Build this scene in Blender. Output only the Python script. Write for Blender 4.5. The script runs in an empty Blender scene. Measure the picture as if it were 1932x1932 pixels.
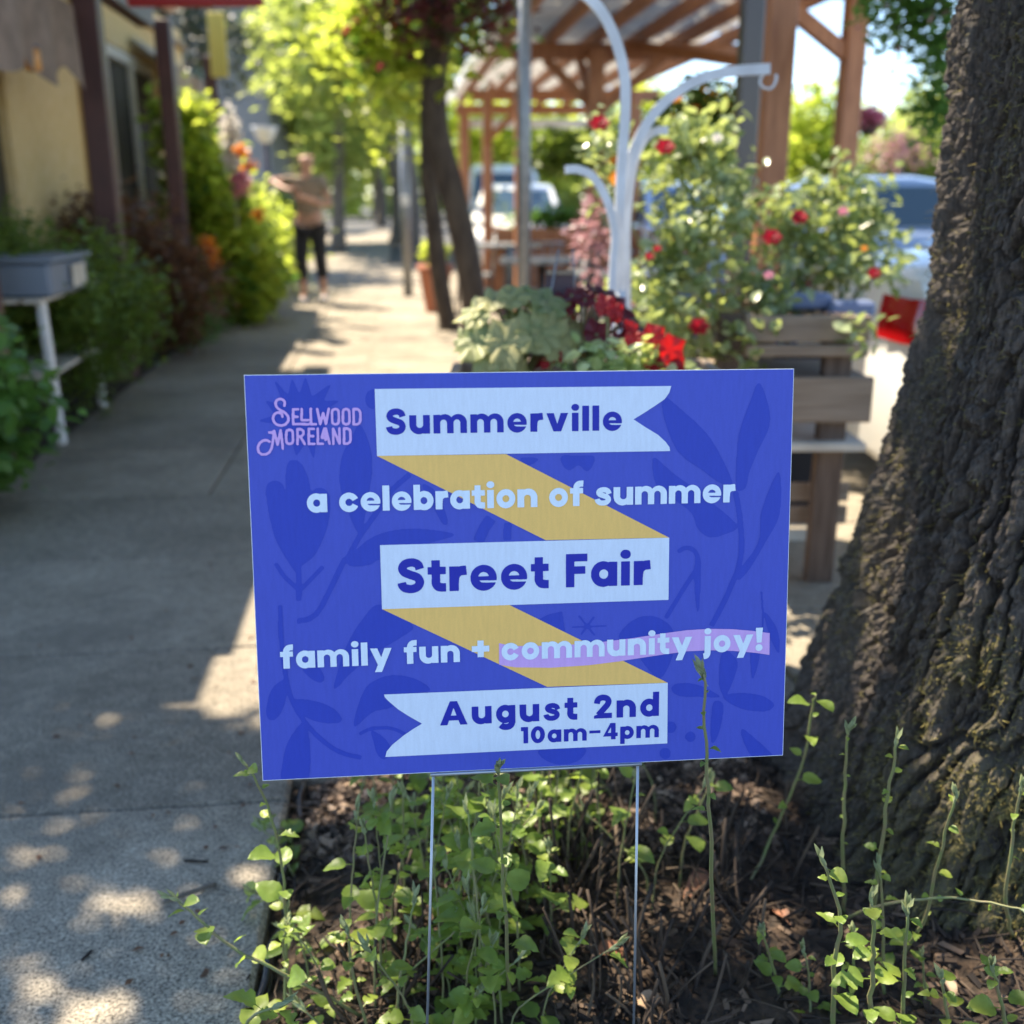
import bpy, bmesh, math, random, json
import numpy as np
from mathutils import Vector, Matrix, Euler, geometry

# ------------------------------------------------------------------ camera, light, exposure
SC = bpy.context.scene
COL = SC.collection
TH = math.radians(16.6); F = 2000.0; CX = 966.0; HC = 1.2
cam = bpy.data.cameras.new('camera'); camo = bpy.data.objects.new('camera', cam); COL.objects.link(camo)
camo.location = (0, 0, HC); camo.rotation_euler = (math.pi/2 - TH, 0, 0)
cam.sensor_width = 36; cam.lens = 36*F/1932; cam.clip_start = .05; cam.clip_end = 600
cam.dof.use_dof = True; cam.dof.focus_distance = 1.27; cam.dof.aperture_fstop = 3.15
SC.camera = camo
SUN_AZ = math.radians(-50); SUN_EL = math.radians(54)     # azimuth from +Y towards +X
SD = Vector((math.sin(SUN_AZ)*math.cos(SUN_EL), math.cos(SUN_AZ)*math.cos(SUN_EL), math.sin(SUN_EL)))
w = bpy.data.worlds.new("World"); SC.world = w; w.use_nodes = True
nt = w.node_tree; bg = nt.nodes['Background']
sky = nt.nodes.new('ShaderNodeTexSky'); sky.sky_type = 'NISHITA'; sky.sun_disc = False
sky.sun_elevation = SUN_EL; sky.sun_rotation = SUN_AZ
sky.air_density = 1.1; sky.dust_density = 0.05; sky.ozone_density = 1.2; sky.altitude = 2500
nt.links.new(sky.outputs[0], bg.inputs[0]); bg.inputs[1].default_value = .135
sl = bpy.data.lights.new('sun', 'SUN'); sl.energy = 5.0; sl.angle = math.radians(.5); sl.color = (1, .87, .68)
so = bpy.data.objects.new('sun', sl); COL.objects.link(so)
so.rotation_euler = SD.to_track_quat('Z', 'Y').to_euler()
SC.view_settings.view_transform = 'Standard'; SC.view_settings.look = 'None'
SC.view_settings.exposure = 1.70; SC.view_settings.gamma = 1
SC.render.engine = 'CYCLES'

# ------------------------------------------------------------------ helpers
def at(px, py, y):
    """world point at forward distance y on the line of sight through photo point (px,py)"""
    u = (px-CX)/F; v = (CX-py)/F
    dy = v*math.sin(TH)+math.cos(TH); dz = v*math.cos(TH)-math.sin(TH)
    k = y/dy
    return Vector((u*k, y, HC+dz*k))
def gnd(px, py, z=0.0):
    u = (px-CX)/F; v = (CX-py)/F
    dy = v*math.sin(TH)+math.cos(TH); dz = v*math.cos(TH)-math.sin(TH)
    k = (z-HC)/dz
    return Vector((u*k, dy*k, z))
def link(o): COL.objects.link(o); return o
def tag(o, label=None, cat=None, group=None, kind=None):
    if label: o['label'] = label
    if cat: o['category'] = cat
    if group: o['group'] = group
    if kind: o['kind'] = kind
    return o
def thing(name, label, cat, loc=(0,0,0), group=None):
    o = bpy.data.objects.new(name, None); link(o); o.location = loc; o.empty_display_size = .1
    return tag(o, label, cat, group)
def shade(me, on=True):
    me.polygons.foreach_set('use_smooth', np.full(len(me.polygons), on)); me.update()
def np_mesh(name, V, Q, mats, smooth=True, attrs=None):
    """V (n,3) world points, Q (m,k) faces"""
    me = bpy.data.meshes.new(name); V = np.asarray(V, np.float32); Q = np.asarray(Q, np.int32)
    m, k = Q.shape
    me.vertices.add(len(V)); me.vertices.foreach_set('co', V.ravel())
    me.loops.add(m*k); me.loops.foreach_set('vertex_index', Q.ravel())
    me.polygons.add(m); me.polygons.foreach_set('loop_start', np.arange(0, m*k, k, dtype=np.int32))
    me.polygons.foreach_set('loop_total', np.full(m, k, np.int32))
    me.update(calc_edges=True); me.validate()
    for mt in mats: me.materials.append(mt)
    shade(me, smooth)
    for n, a in (attrs or {}).items():
        at_ = me.attributes.new(n, 'FLOAT', 'POINT'); at_.data.foreach_set('value', np.asarray(a, np.float32))
    return me
def put(name, me, parent=None, loc=None):
    """link a mesh given in world coordinates under parent (or as its own thing)"""
    o = bpy.data.objects.new(name, me); link(o)
    if parent is not None:
        L = Vector(parent.location)
        q = parent.parent
        while q is not None: L += Vector(q.location); q = q.parent
        me.transform(Matrix.Translation(-L)); o.parent = parent
    elif loc is not None:
        me.transform(Matrix.Translation(-Vector(loc))); o.location = loc
    return o
class MB:
    def __init__(s): s.v = []; s.f = []
    def box(s, c, d, rz=0, M=None, bev=0):
        hx, hy, hz = d[0]/2, d[1]/2, d[2]/2
        R = Matrix.Rotation(rz, 3, 'Z') if M is None else M
        n = len(s.v)
        if bev <= 0:
            for z in (-hz, hz):
                for x, y in ((-hx,-hy),(hx,-hy),(hx,hy),(-hx,hy)): s.v.append(R @ Vector((x,y,z)) + Vector(c))
            s.f += [(n+3,n+2,n+1,n),(n+4,n+5,n+6,n+7),(n,n+1,n+5,n+4),(n+1,n+2,n+6,n+5),(n+2,n+3,n+7,n+6),(n+3,n,n+4,n+7)]
        else:
            b = min(bev, hx*.9, hy*.9, hz*.9)
            rings = [(-hz, b), (-hz+b, 0), (hz-b, 0), (hz, b)]
            for z, i in rings:
                for x, y in ((-hx+i,-hy+b),(-hx+b,-hy+i),(hx-b,-hy+i),(hx-i,-hy+b),(hx-i,hy-b),(hx-b,hy-i),(-hx+b,hy-i),(-hx+i,hy-b)):
                    s.v.append(R @ Vector((x,y,z)) + Vector(c))
            for k in range(3):
                for j in range(8):
                    a = n+k*8+j; b2 = n+k*8+(j+1)%8; s.f.append((a, b2, b2+8, a+8))
            s.f.append(tuple(n+j for j in range(7,-1,-1))); s.f.append(tuple(n+24+j for j in range(8)))
        return s
    def tube(s, P, r, n=8, cap=True):
        P = [Vector(p) for p in P]; m = len(P)
        if not hasattr(r, '__len__'): r = [r]*m
        up = None; b = len(s.v)
        for i, p in enumerate(P):
            t = (P[min(i+1, m-1)]-P[max(i-1, 0)]).normalized()
            if up is None: up = t.orthogonal().normalized()
            up = (up - t*up.dot(t)).normalized(); q = t.cross(up)
            for k in range(n):
                a = 2*math.pi*k/n; s.v.append(p+(up*math.cos(a)+q*math.sin(a))*r[i])
        for i in range(m-1):
            for k in range(n):
                a = b+i*n+k; c = b+i*n+(k+1)%n; s.f.append((a, c, c+n, a+n))
        if cap:
            s.f.append(tuple(b+k for k in range(n-1,-1,-1))); s.f.append(tuple(b+(m-1)*n+k for k in range(n)))
        return s
    def lathe(s, c, prof, n=20, M=None):
        b = len(s.v); c = Vector(c); M = M or Matrix.Identity(3)
        for r, z in prof:
            for k in range(n):
                a = 2*math.pi*k/n; s.v.append(c + M @ Vector((r*math.cos(a), r*math.sin(a), z)))
        for i in range(len(prof)-1):
            for k in range(n):
                a = b+i*n+k; d = b+i*n+(k+1)%n; s.f.append((a, d, d+n, a+n))
        return s
    def grid(s, fn, nu, nv):
        b = len(s.v)
        for i in range(nu+1):
            for j in range(nv+1): s.v.append(Vector(fn(i/nu, j/nv)))
        for i in range(nu):
            for j in range(nv):
                a = b+i*(nv+1)+j; s.f.append((a, a+nv+1, a+nv+2, a+1))
        return s
    def poly(s, pts):
        b = len(s.v); s.v += [Vector(p) for p in pts]; s.f.append(tuple(range(b, b+len(pts)))); return s
    def mesh(s, name, mats, smooth=False, auto=None):
        me = bpy.data.meshes.new(name); me.from_pydata(s.v, [], s.f); me.update()
        bm = bmesh.new(); bm.from_mesh(me); bmesh.ops.recalc_face_normals(bm, faces=bm.faces[:]); bm.to_mesh(me); bm.free()
        for m in (mats if isinstance(mats, (list, tuple)) else [mats]): me.materials.append(m)
        shade(me, smooth or auto is not None)
        if auto is not None: me.set_sharp_from_angle(angle=math.radians(auto))
        return me
    def build(s, name, mat, parent=None, smooth=False, label=None, loc=None, auto=None):
        o = put(name, s.mesh(name, mat, smooth, auto), parent, loc)
        if label: o['label'] = label
        return o
def cat_smooth(P, n=5):
    P = [Vector(p) for p in P]; m = len(P); out = []
    for i in range(m-1):
        a, b, c, d = P[max(i-1,0)], P[i], P[i+1], P[min(i+2, m-1)]
        for k in range(n):
            t = k/n; out.append(.5*((2*b)+(c-a)*t+(2*a-5*b+4*c-d)*t*t+(3*b-a-3*c+d)*t**3))
    out.append(P[-1]); return out
def lerp(a, b, t): return a+(b-a)*t
def ll(a, n): return [a[0]+(a[1]-a[0])*i/(n-1) for i in range(n)]
# numpy noise
def _h(ix, iy, s):
    x = (ix.astype(np.int64)*374761393 + iy.astype(np.int64)*668265263 + s*974634777) & 0xffffffff
    x = ((x ^ (x >> 13))*1274126177) & 0xffffffff
    return ((x ^ (x >> 16)) & 0xffffff)/float(0xffffff)
def vn(x, y, s=0):
    ix = np.floor(x); iy = np.floor(y); fx = x-ix; fy = y-iy
    fx = fx*fx*(3-2*fx); fy = fy*fy*(3-2*fy)
    a = _h(ix, iy, s); b = _h(ix+1, iy, s); c = _h(ix, iy+1, s); d = _h(ix+1, iy+1, s)
    return a+(b-a)*fx+(c-a)*fy+(a-b-c+d)*fx*fy
def fbm(x, y, s=0, o=4):
    t = 0; a = .5; n = 0
    for i in range(o): t = t+a*vn(x*2**i, y*2**i, s+i*17); n += a; a *= .5
    return t/n
def voro(x, y, s=0):
    ix = np.floor(x); iy = np.floor(y); f1 = np.full(x.shape, 9.); f2 = f1.copy(); cr_ = np.zeros(x.shape)
    for dx in (-1, 0, 1):
        for dy in (-1, 0, 1):
            cx = ix+dx; cy = iy+dy
            d = np.hypot(cx+.1+.8*_h(cx, cy, s)-x, cy+.1+.8*_h(cx, cy, s+7)-y)
            f2 = np.minimum(f2, np.maximum(f1, d)); cr_ = np.where(d < f1, _h(cx, cy, s+13), cr_); f1 = np.minimum(f1, d)
    return f1, f2, cr_

# ------------------------------------------------------------------ materials
def mat(name, col, rough=.6, metal=0, spec=.5, bump=None, col2=None, nscale=8, detail=4, mixlo=.35, mixhi=.65, coat=0, stretch=None):
    m = bpy.data.materials.new(name); m.use_nodes = True; t = m.node_tree; p = t.nodes['Principled BSDF']
    p.inputs['Base Color'].default_value = (*col, 1); p.inputs['Roughness'].default_value = rough
    p.inputs['Metallic'].default_value = metal; p.inputs['Specular IOR Level'].default_value = spec
    if coat: p.inputs['Coat Weight'].default_value = coat; p.inputs['Coat Roughness'].default_value = .06
    if col2 is not None or bump:
        tc = t.nodes.new('ShaderNodeTexCoord'); src = tc.outputs['Object']
        if stretch:
            mp = t.nodes.new('ShaderNodeMapping'); mp.inputs['Scale'].default_value = stretch
            t.links.new(src, mp.inputs[0]); src = mp.outputs[0]
        no = t.nodes.new('ShaderNodeTexNoise'); no.inputs['Scale'].default_value = nscale; no.inputs['Detail'].default_value = detail
        t.links.new(src, no.inputs['Vector'])
        if col2 is not None:
            mr = t.nodes.new('ShaderNodeMapRange'); mr.inputs[1].default_value = mixlo; mr.inputs[2].default_value = mixhi
            t.links.new(no.outputs[0], mr.inputs[0])
            mx = t.nodes.new('ShaderNodeMix'); mx.data_type = 'RGBA'
            mx.inputs[6].default_value = (*col, 1); mx.inputs[7].default_value = (*col2, 1)
            t.links.new(mr.outputs[0], mx.inputs[0]); t.links.new(mx.outputs[2], p.inputs['Base Color'])
        if bump:
            b = t.nodes.new('ShaderNodeBump'); b.inputs['Strength'].default_value = bump[0]; b.inputs['Distance'].default_value = bump[1]
            t.links.new(no.outputs[0], b.inputs['Height']); t.links.new(b.outputs[0], p.inputs['Normal'])
    return m
def leafmat(name, a, b, tr, trans=.45, rough=.45, vein=False):
    m = bpy.data.materials.new(name); m.use_nodes = True; t = m.node_tree; p = t.nodes['Principled BSDF']
    at_ = t.nodes.new('ShaderNodeAttribute'); at_.attribute_name = 'tint'
    mx = t.nodes.new('ShaderNodeMix'); mx.data_type = 'RGBA'; mx.inputs[6].default_value = (*a,1); mx.inputs[7].default_value = (*b,1)
    t.links.new(at_.outputs['Fac'], mx.inputs[0]); out = mx.outputs[2]
    if vein:
        tc = t.nodes.new('ShaderNodeTexCoord'); no = t.nodes.new('ShaderNodeTexNoise'); no.inputs['Scale'].default_value = 130; no.inputs['Detail'].default_value = 3
        t.links.new(tc.outputs['Object'], no.inputs['Vector'])
        mr = t.nodes.new('ShaderNodeMapRange'); mr.inputs[3].default_value = .62; mr.inputs[4].default_value = 1.35; t.links.new(no.outputs[0], mr.inputs[0])
        mm = t.nodes.new('ShaderNodeMix'); mm.data_type = 'RGBA'; mm.blend_type = 'MULTIPLY'; mm.inputs[0].default_value = 1
        t.links.new(out, mm.inputs[6]); t.links.new(mr.outputs[0], mm.inputs[7]); out = mm.outputs[2]
        bp = t.nodes.new('ShaderNodeBump'); bp.inputs['Strength'].default_value = .35; bp.inputs['Distance'].default_value = .002
        t.links.new(no.outputs[0], bp.inputs['Height']); t.links.new(bp.outputs[0], p.inputs['Normal'])
    t.links.new(out, p.inputs['Base Color']); p.inputs['Roughness'].default_value = rough
    tl = t.nodes.new('ShaderNodeBsdfTranslucent')
    m2 = t.nodes.new('ShaderNodeMix'); m2.data_type = 'RGBA'; m2.inputs[0].default_value = .75
    t.links.new(out, m2.inputs[6]); m2.inputs[7].default_value = (*tr, 1); t.links.new(m2.outputs[2], tl.inputs[0])
    ms = t.nodes.new('ShaderNodeMixShader'); ms.inputs[0].default_value = trans
    t.links.new(p.outputs[0], ms.inputs[1]); t.links.new(tl.outputs[0], ms.inputs[2])
    t.links.new(ms.outputs[0], t.nodes['Material Output'].inputs[0])
    return m
# ------------------------------------------------------------------ foliage
LT = {  # leaf templates: points (along, across, up) and faces
 'fold': (np.array([[0,0,0],[.45,.32,.10],[1,0,0],[.45,-.32,.10]]), np.array([[0,1,2,3]])),
 'leaf': (np.array([[0,0,0],[.28,.30,.09],[.28,0,0],[.28,-.30,.09],[.66,.25,.05],[.66,0,-.03],[.66,-.25,.05],[1,0,-.10]]),
          np.array([[0,2,1,1],[0,3,2,2],[1,2,5,4],[2,3,6,5],[4,5,7,7],[5,6,7,7]])),
 'needle': (np.array([[0,0,0],[.5,.07,.02],[1,0,0],[.5,-.07,.02]]), np.array([[0,1,2,3]])),
}
def leaves(name, C, size, m, seed=0, kind='fold', up=.5, spread=.4, tint=None, direction=None):
    R = np.random.default_rng(seed); n = len(C); V0, Q0 = LT[kind]
    s = size*(1+spread*(R.random(n)*2-1))
    N = R.normal(size=(n,3)); N[:,2] = np.abs(N[:,2])+up*2; N /= np.linalg.norm(N, axis=1)[:,None]
    D = R.normal(size=(n,3))
    if direction is not None: D = D*.5+np.asarray(direction)
    D -= N*(D*N).sum(1)[:,None]; D /= np.linalg.norm(D, axis=1)[:,None]+1e-9
    B = np.cross(N, D)
    V = C[:,None,:]+s[:,None,None]*(V0[None,:,0:1]*D[:,None,:]+V0[None,:,1:2]*B[:,None,:]+V0[None,:,2:3]*N[:,None,:])
    k = len(V0); Q = (Q0[None]+(np.arange(n)*k)[:,None,None]).reshape(-1, 4)
    t = R.random(n) if tint is None else np.clip(tint+R.normal(size=n)*.12, 0, 1)
    if kind == 'leaf':
        me = bpy.data.meshes.new(name); me.from_pydata(V.reshape(-1,3).tolist(), [], [tuple(dict.fromkeys(q)) for q in Q.tolist()]); me.materials.append(m); shade(me)
        a = me.attributes.new('tint', 'FLOAT', 'POINT'); a.data.foreach_set('value', np.repeat(t, k).astype(np.float32)); return me
    return np_mesh(name, V.reshape(-1,3), Q, [m], True, {'tint': np.repeat(t, k)})
def blobs(n, B, seed=0, shell=.55, clump=0, cr=.12):
    """points in ellipsoids (cx,cy,cz,rx,ry,rz), biased to the shell, gathered in clumps"""
    R = np.random.default_rng(seed); B = np.array(B, float); vol = B[:,3]*B[:,4]*B[:,5]; vol = vol**.7
    def samp(k):
        i = R.choice(len(B), k, p=vol/vol.sum()); d = R.normal(size=(k,3)); d /= np.linalg.norm(d, axis=1)[:,None]
        r = (shell+(1-shell)*R.random(k))*(.85+.25*R.random(k)); return B[i,:3]+d*r[:,None]*B[i,3:]
    if clump:
        c = samp(clump); return c[R.integers(0, clump, n)]+R.normal(size=(n,3))*cr
    return samp(n)
# ------------------------------------------------------------------ sign artwork
# ---- bold geometric letterforms, x-height = 1, drawn as unions and cuts of simple shapes ----
def gR(a,b,c,d): return [(a,b),(c,b),(c,d),(a,d)]
def gE(x,y,rx,ry=None,n=44):
    ry=rx if ry is None else ry
    return [(x+rx*np.cos(t),y+ry*np.sin(t)) for t in np.linspace(0,2*np.pi,n,endpoint=False)]
def smooth(pts,n=6,closed=False):
    P=np.array(pts,float); m=len(P)
    if m<3: return P
    out=[]
    for i in range(m if closed else m-1):
        if closed: a,b,c,d=P[(i-1)%m],P[i],P[(i+1)%m],P[(i+2)%m]
        else: a,b,c,d=P[max(i-1,0)],P[i],P[i+1],P[min(i+2,m-1)]
        for k in range(n):
            t=k/n; out.append(.5*((2*b)+(c-a)*t+(2*a-5*b+4*c-d)*t*t+(3*b-a-3*c+d)*t**3))
    if not closed: out.append(P[-1])
    return np.array(out)
def gK(pts,w):
    P=smooth(pts,8); T=np.gradient(P,axis=0); T/=np.linalg.norm(T,axis=1)[:,None]+1e-9
    N=np.c_[-T[:,1],T[:,0]]*w/2
    return [('q',[P[i]+N[i],P[i+1]+N[i+1],P[i+1]-N[i+1],P[i]-N[i]]) for i in range(len(P)-1)]
def _u():
    return [(1,gR(0,.47,1.0,1)),(1,gE(.5,.47,.5)),(0,gR(.37,.47,.73,1.2)),(0,gE(.55,.47,.18,.155)),(1,gR(.73,0,1.10,1))]
def _ring(x=.55): return [(1,gE(x,.5,.53)),(0,gE(x,.5,.195))]
def rot(ops,w): return [(s,[(w-x,1-y) for x,y in p]) for s,p in ops]
G={}
G['o']=(1.08,_ring(.54))
G['a']=(1.13,[(1,gE(.53,.5,.53)),(1,gR(.76,0,1.13,1)),(0,gE(.55,.5,.195))])
G['b']=(1.13,[(1,gE(.60,.5,.53)),(1,gR(0,0,.37,1.37)),(0,gE(.58,.5,.195))])
G['d']=(1.13,[(1,gE(.53,.5,.53)),(1,gR(.76,0,1.13,1.42)),(0,gE(.55,.5,.195))])
G['p']=(1.13,[(1,gE(.60,.5,.53)),(1,gR(0,-.42,.37,1.0)),(0,gE(.58,.5,.195))])
G['g']=(1.13,[(1,gE(.53,.5,.53)),(1,gR(.76,-.02,1.13,1)),(0,gE(.55,.5,.195)),(0,gR(-.1,-.5,.76,-.05)),(0,gR(.0,-.12,.72,-.04)),(1,[(.93,.1),(.93,-.02),(.86,-.16),(.72,-.235),(.54,-.25),(.38,-.21),(.27,-.12)],.36)])
G['c']=(1.03,_ring(.53)+[(0,[(.60,.5),(1.3,.12),(1.3,.88)])])
G['e']=(1.08,[(1,gE(.54,.5,.53)),(0,gE(.54,.52,.215)),(1,gR(.2,.40,1.0,.56)),(0,gR(.6,.30,1.3,.385))])
G['r']=(.68,[(1,gR(0,0,.37,1)),(1,[(.19,.35),(.22,.60),(.38,.79),(.68,.835)],.38)])
G['u']=(1.10,_u())
G['n']=(1.10,rot(_u(),1.10))
G['m']=(1.80,[(1,gR(0,0,.36,1)),(1,gR(.3,0,1.08,.56)),(1,gE(.61,.56,.47)),(1,gR(1.0,0,1.80,.56)),(1,gE(1.33,.56,.47)),(0,gR(.36,-.1,.72,.56)),(0,gE(.54,.56,.18)),(0,gR(1.08,-.1,1.44,.56)),(0,gE(1.26,.56,.18))])
G['v']=(1.20,[(1,[(0,1),(.41,1),(.60,.40),(.79,1),(1.20,1),(.81,0),(.39,0)])])
G['y']=(1.24,[(1,[(0,1),(.41,1),(.63,.46),(.83,1),(1.24,1),(.65,-.42),(.25,-.42),(.43,.02)])])
G['i']=(.40,[(1,gR(.015,0,.385,1)),(1,gE(.2,1.29,.215,.19))])
G['l']=(.37,[(1,gR(0,0,.37,1.37))])
G['j']=(.45,[(1,gR(.06,-.05,.43,1)),(1,gE(.245,1.29,.215,.19)),(1,[(.245,.1),(.235,-.08),(.16,-.2),(.0,-.235)],.37)])
G['t']=(.80,[(1,gR(.17,.30,.54,1.27)),(1,gR(0,.70,.80,1.0)),(1,[(.355,.5),(.36,.33),(.45,.20),(.60,.165),(.80,.16)],.35)])
G['f']=(.74,[(1,gR(.16,0,.53,1)),(1,gR(0,.70,.72,1.0)),(1,[(.345,.85),(.36,1.08),(.47,1.21),(.62,1.24),(.74,1.24)],.34)])
G['s']=(.94,[(1,[(.80,.63),(.74,.77),(.62,.85),(.48,.87),(.30,.83),(.22,.73),(.28,.62),(.47,.54),(.68,.46),(.76,.32),(.66,.18),(.46,.13),(.28,.16),(.16,.26),(.13,.36)],.29)])
G['S']=(1.10,[(1,[(.92,.93),(.86,1.10),(.70,1.19),(.52,1.205),(.30,1.14),(.20,.98),(.28,.82),(.52,.71),(.80,.60),(.91,.42),(.84,.24),(.68,.155),(.50,.135),(.30,.18),(.19,.28),(.16,.40)],.34)])
G['F']=(.97,[(1,gR(0,0,.38,1.36)),(1,gR(.2,1.05,.97,1.36)),(1,gR(.2,.54,.87,.85))])
G['A']=(1.52,[(1,[(0,0),(.56,1.36),(.96,1.36),(1.52,0),(1.12,0),(1.02,.26),(.50,.26),(.40,0)]),(0,[(.60,.54),(.76,.99),(.92,.54)])])
G['2']=(1.08,[(1,[(.20,.86),(.24,1.04),(.36,1.17),(.56,1.21),(.76,1.15),(.86,1.0),(.82,.82),(.66,.62),(.46,.40),(.28,.2)],.34),(1,[(.04,0),(1.06,0),(1.06,.30),(.40,.30),(.04,.16)])])
G['1']=(.56,[(1,gR(.19,0,.56,1.32)),(1,gR(0,1.0,.3,1.32))])
G['0']=(1.10,[(1,gE(.55,.66,.55,.69)),(0,gE(.55,.66,.18,.36))])
G['4']=(1.16,[(1,[(0,.25),(.58,1.33),(1.0,1.33),(1.0,.54),(1.16,.54),(1.16,.25),(1.0,.25),(1.0,0),(.63,0),(.63,.25)]),(0,[(.37,.54),(.63,1.0),(.63,.54)])])
G['+']=(1.02,[(1,gR(0,.56,1.02,.92)),(1,gR(.33,.24,.69,1.24))])
G['-']=(.87,[(1,gR(0,.56,.87,.79))])
G['!']=(.44,[(1,[(0,1.40),(.44,1.40),(.37,.48),(.07,.48)]),(1,gE(.22,.17,.22,.21))])
RES=96
def poly_mask(X,Y,p):
    p=np.asarray(p,float); inside=np.zeros(X.shape,bool); n=len(p)
    for i in range(n):
        x0,y0=p[i];x1,y1=p[(i+1)%n]
        if y0==y1: continue
        c=((Y>=min(y0,y1))&(Y<max(y0,y1)))
        inside^= c&(X<(x1-x0)*(Y-y0)/(y1-y0)+x0)
    return inside
def raster(ops,x0,y0,x1,y1,res):
    nx=int((x1-x0)*res)+1;ny=int((y1-y0)*res)+1
    X,Y=np.meshgrid(x0+np.arange(nx)/res,y0+np.arange(ny)/res)
    M=np.zeros(X.shape,bool)
    for op in ops:
        if len(op)==3:
            m=np.zeros(X.shape,bool)
            for _,q in gK(op[1],op[2]): m|=poly_mask(X,Y,q)
        else: m=poly_mask(X,Y,op[1])
        M=(M|m) if op[0] else (M&~m)
    return M
def blur(M,n=2):
    F=M.astype(float)
    for _ in range(n):
        F[1:-1,1:-1]=(F[1:-1,1:-1]*4+F[:-2,1:-1]*2+F[2:,1:-1]*2+F[1:-1,:-2]*2+F[1:-1,2:]*2+F[:-2,:-2]+F[2:,2:]+F[:-2,2:]+F[2:,:-2])/16
    return F
def contours(F,lv=.5):
    nxt={};ny,nx=F.shape
    B=F>lv
    s=B[:-1,:-1]*1+B[:-1,1:]*2+B[1:,1:]*4+B[1:,:-1]*8
    E={1:[(3,0)],2:[(0,1)],3:[(3,1)],4:[(1,2)],5:[(3,0),(1,2)],6:[(0,2)],7:[(3,2)],8:[(2,3)],9:[(2,0)],10:[(0,1),(2,3)],11:[(2,1)],12:[(1,3)],13:[(1,0)],14:[(0,3)]}
    def key(j,i,e):
        return (j,i,0) if e==0 else (j,i+1,1) if e==1 else (j+1,i,0) if e==2 else (j,i,1)
    def pt(k):
        j,i,d=k; a=F[j,i]; b=F[j,i+1] if d==0 else F[j+1,i]; t=(lv-a)/(b-a)
        return (i+t,j) if d==0 else (i,j+t)
    for j,i in zip(*np.nonzero((s>0)&(s<15))):
        for a,b in E[int(s[j,i])]: nxt[key(j,i,a)]=key(j,i,b)
    out=[]
    while nxt:
        k0=next(iter(nxt));k=k0;L=[]
        while k in nxt:
            L.append(pt(k)); k=nxt.pop(k)
        if len(L)>6: out.append(np.array(L))
    return out
def simplify(P,tol):
    def dp(A):
        if len(A)<3: return [A[0]]
        a,b=A[0],A[-1]; d=b-a; L=np.hypot(*d)+1e-9
        dist=abs((A[:,0]-a[0])*d[1]-(A[:,1]-a[1])*d[0])/L
        i=int(dist.argmax())
        if dist[i]<tol: return [A[0]]
        return dp(A[:i+1])+dp(A[i:])
    m=len(P)//2
    return np.array(dp(P[:m+1])+dp(np.vstack([P[m:],P[:1]])))
SX={'a':.95,'b':.95,'d':.95,'p':.95,'g':.95,'t':.89,'S':.95,'F':.90,'o':.98}
for _k,_s in SX.items():
    _w,_o=G[_k]; G[_k]=(_w*_s,[(q[0],[(x*_s,y) for x,y in q[1]])+tuple(q[2:]) for q in _o])
_gc={}
def glyph(ch):
    if ch not in _gc:
        w,ops=G[ch]; x0,y0,x1,y1=-.25,-.6,w+.25,1.65
        _gc[ch]=(w,[simplify(c,.18)/RES+[x0,y0] for c in contours(blur(raster(ops,x0,y0,x1,y1,RES),1))])
    return _gc[ch]
def set_line(text,x0,x1,base,xh,space=.42):
    n=len(text)-1; W=sum(space if c==' ' else G[c][0] for c in text)
    gap=((x1-x0)/xh-W)/n; x=0;out=[]
    for c in text:
        if c==' ': x+=space+gap; continue
        w,cs=glyph(c)
        out.append([k*xh+[x0+x*xh,base] for k in cs]); x+=w+gap
    return out,gap
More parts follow.
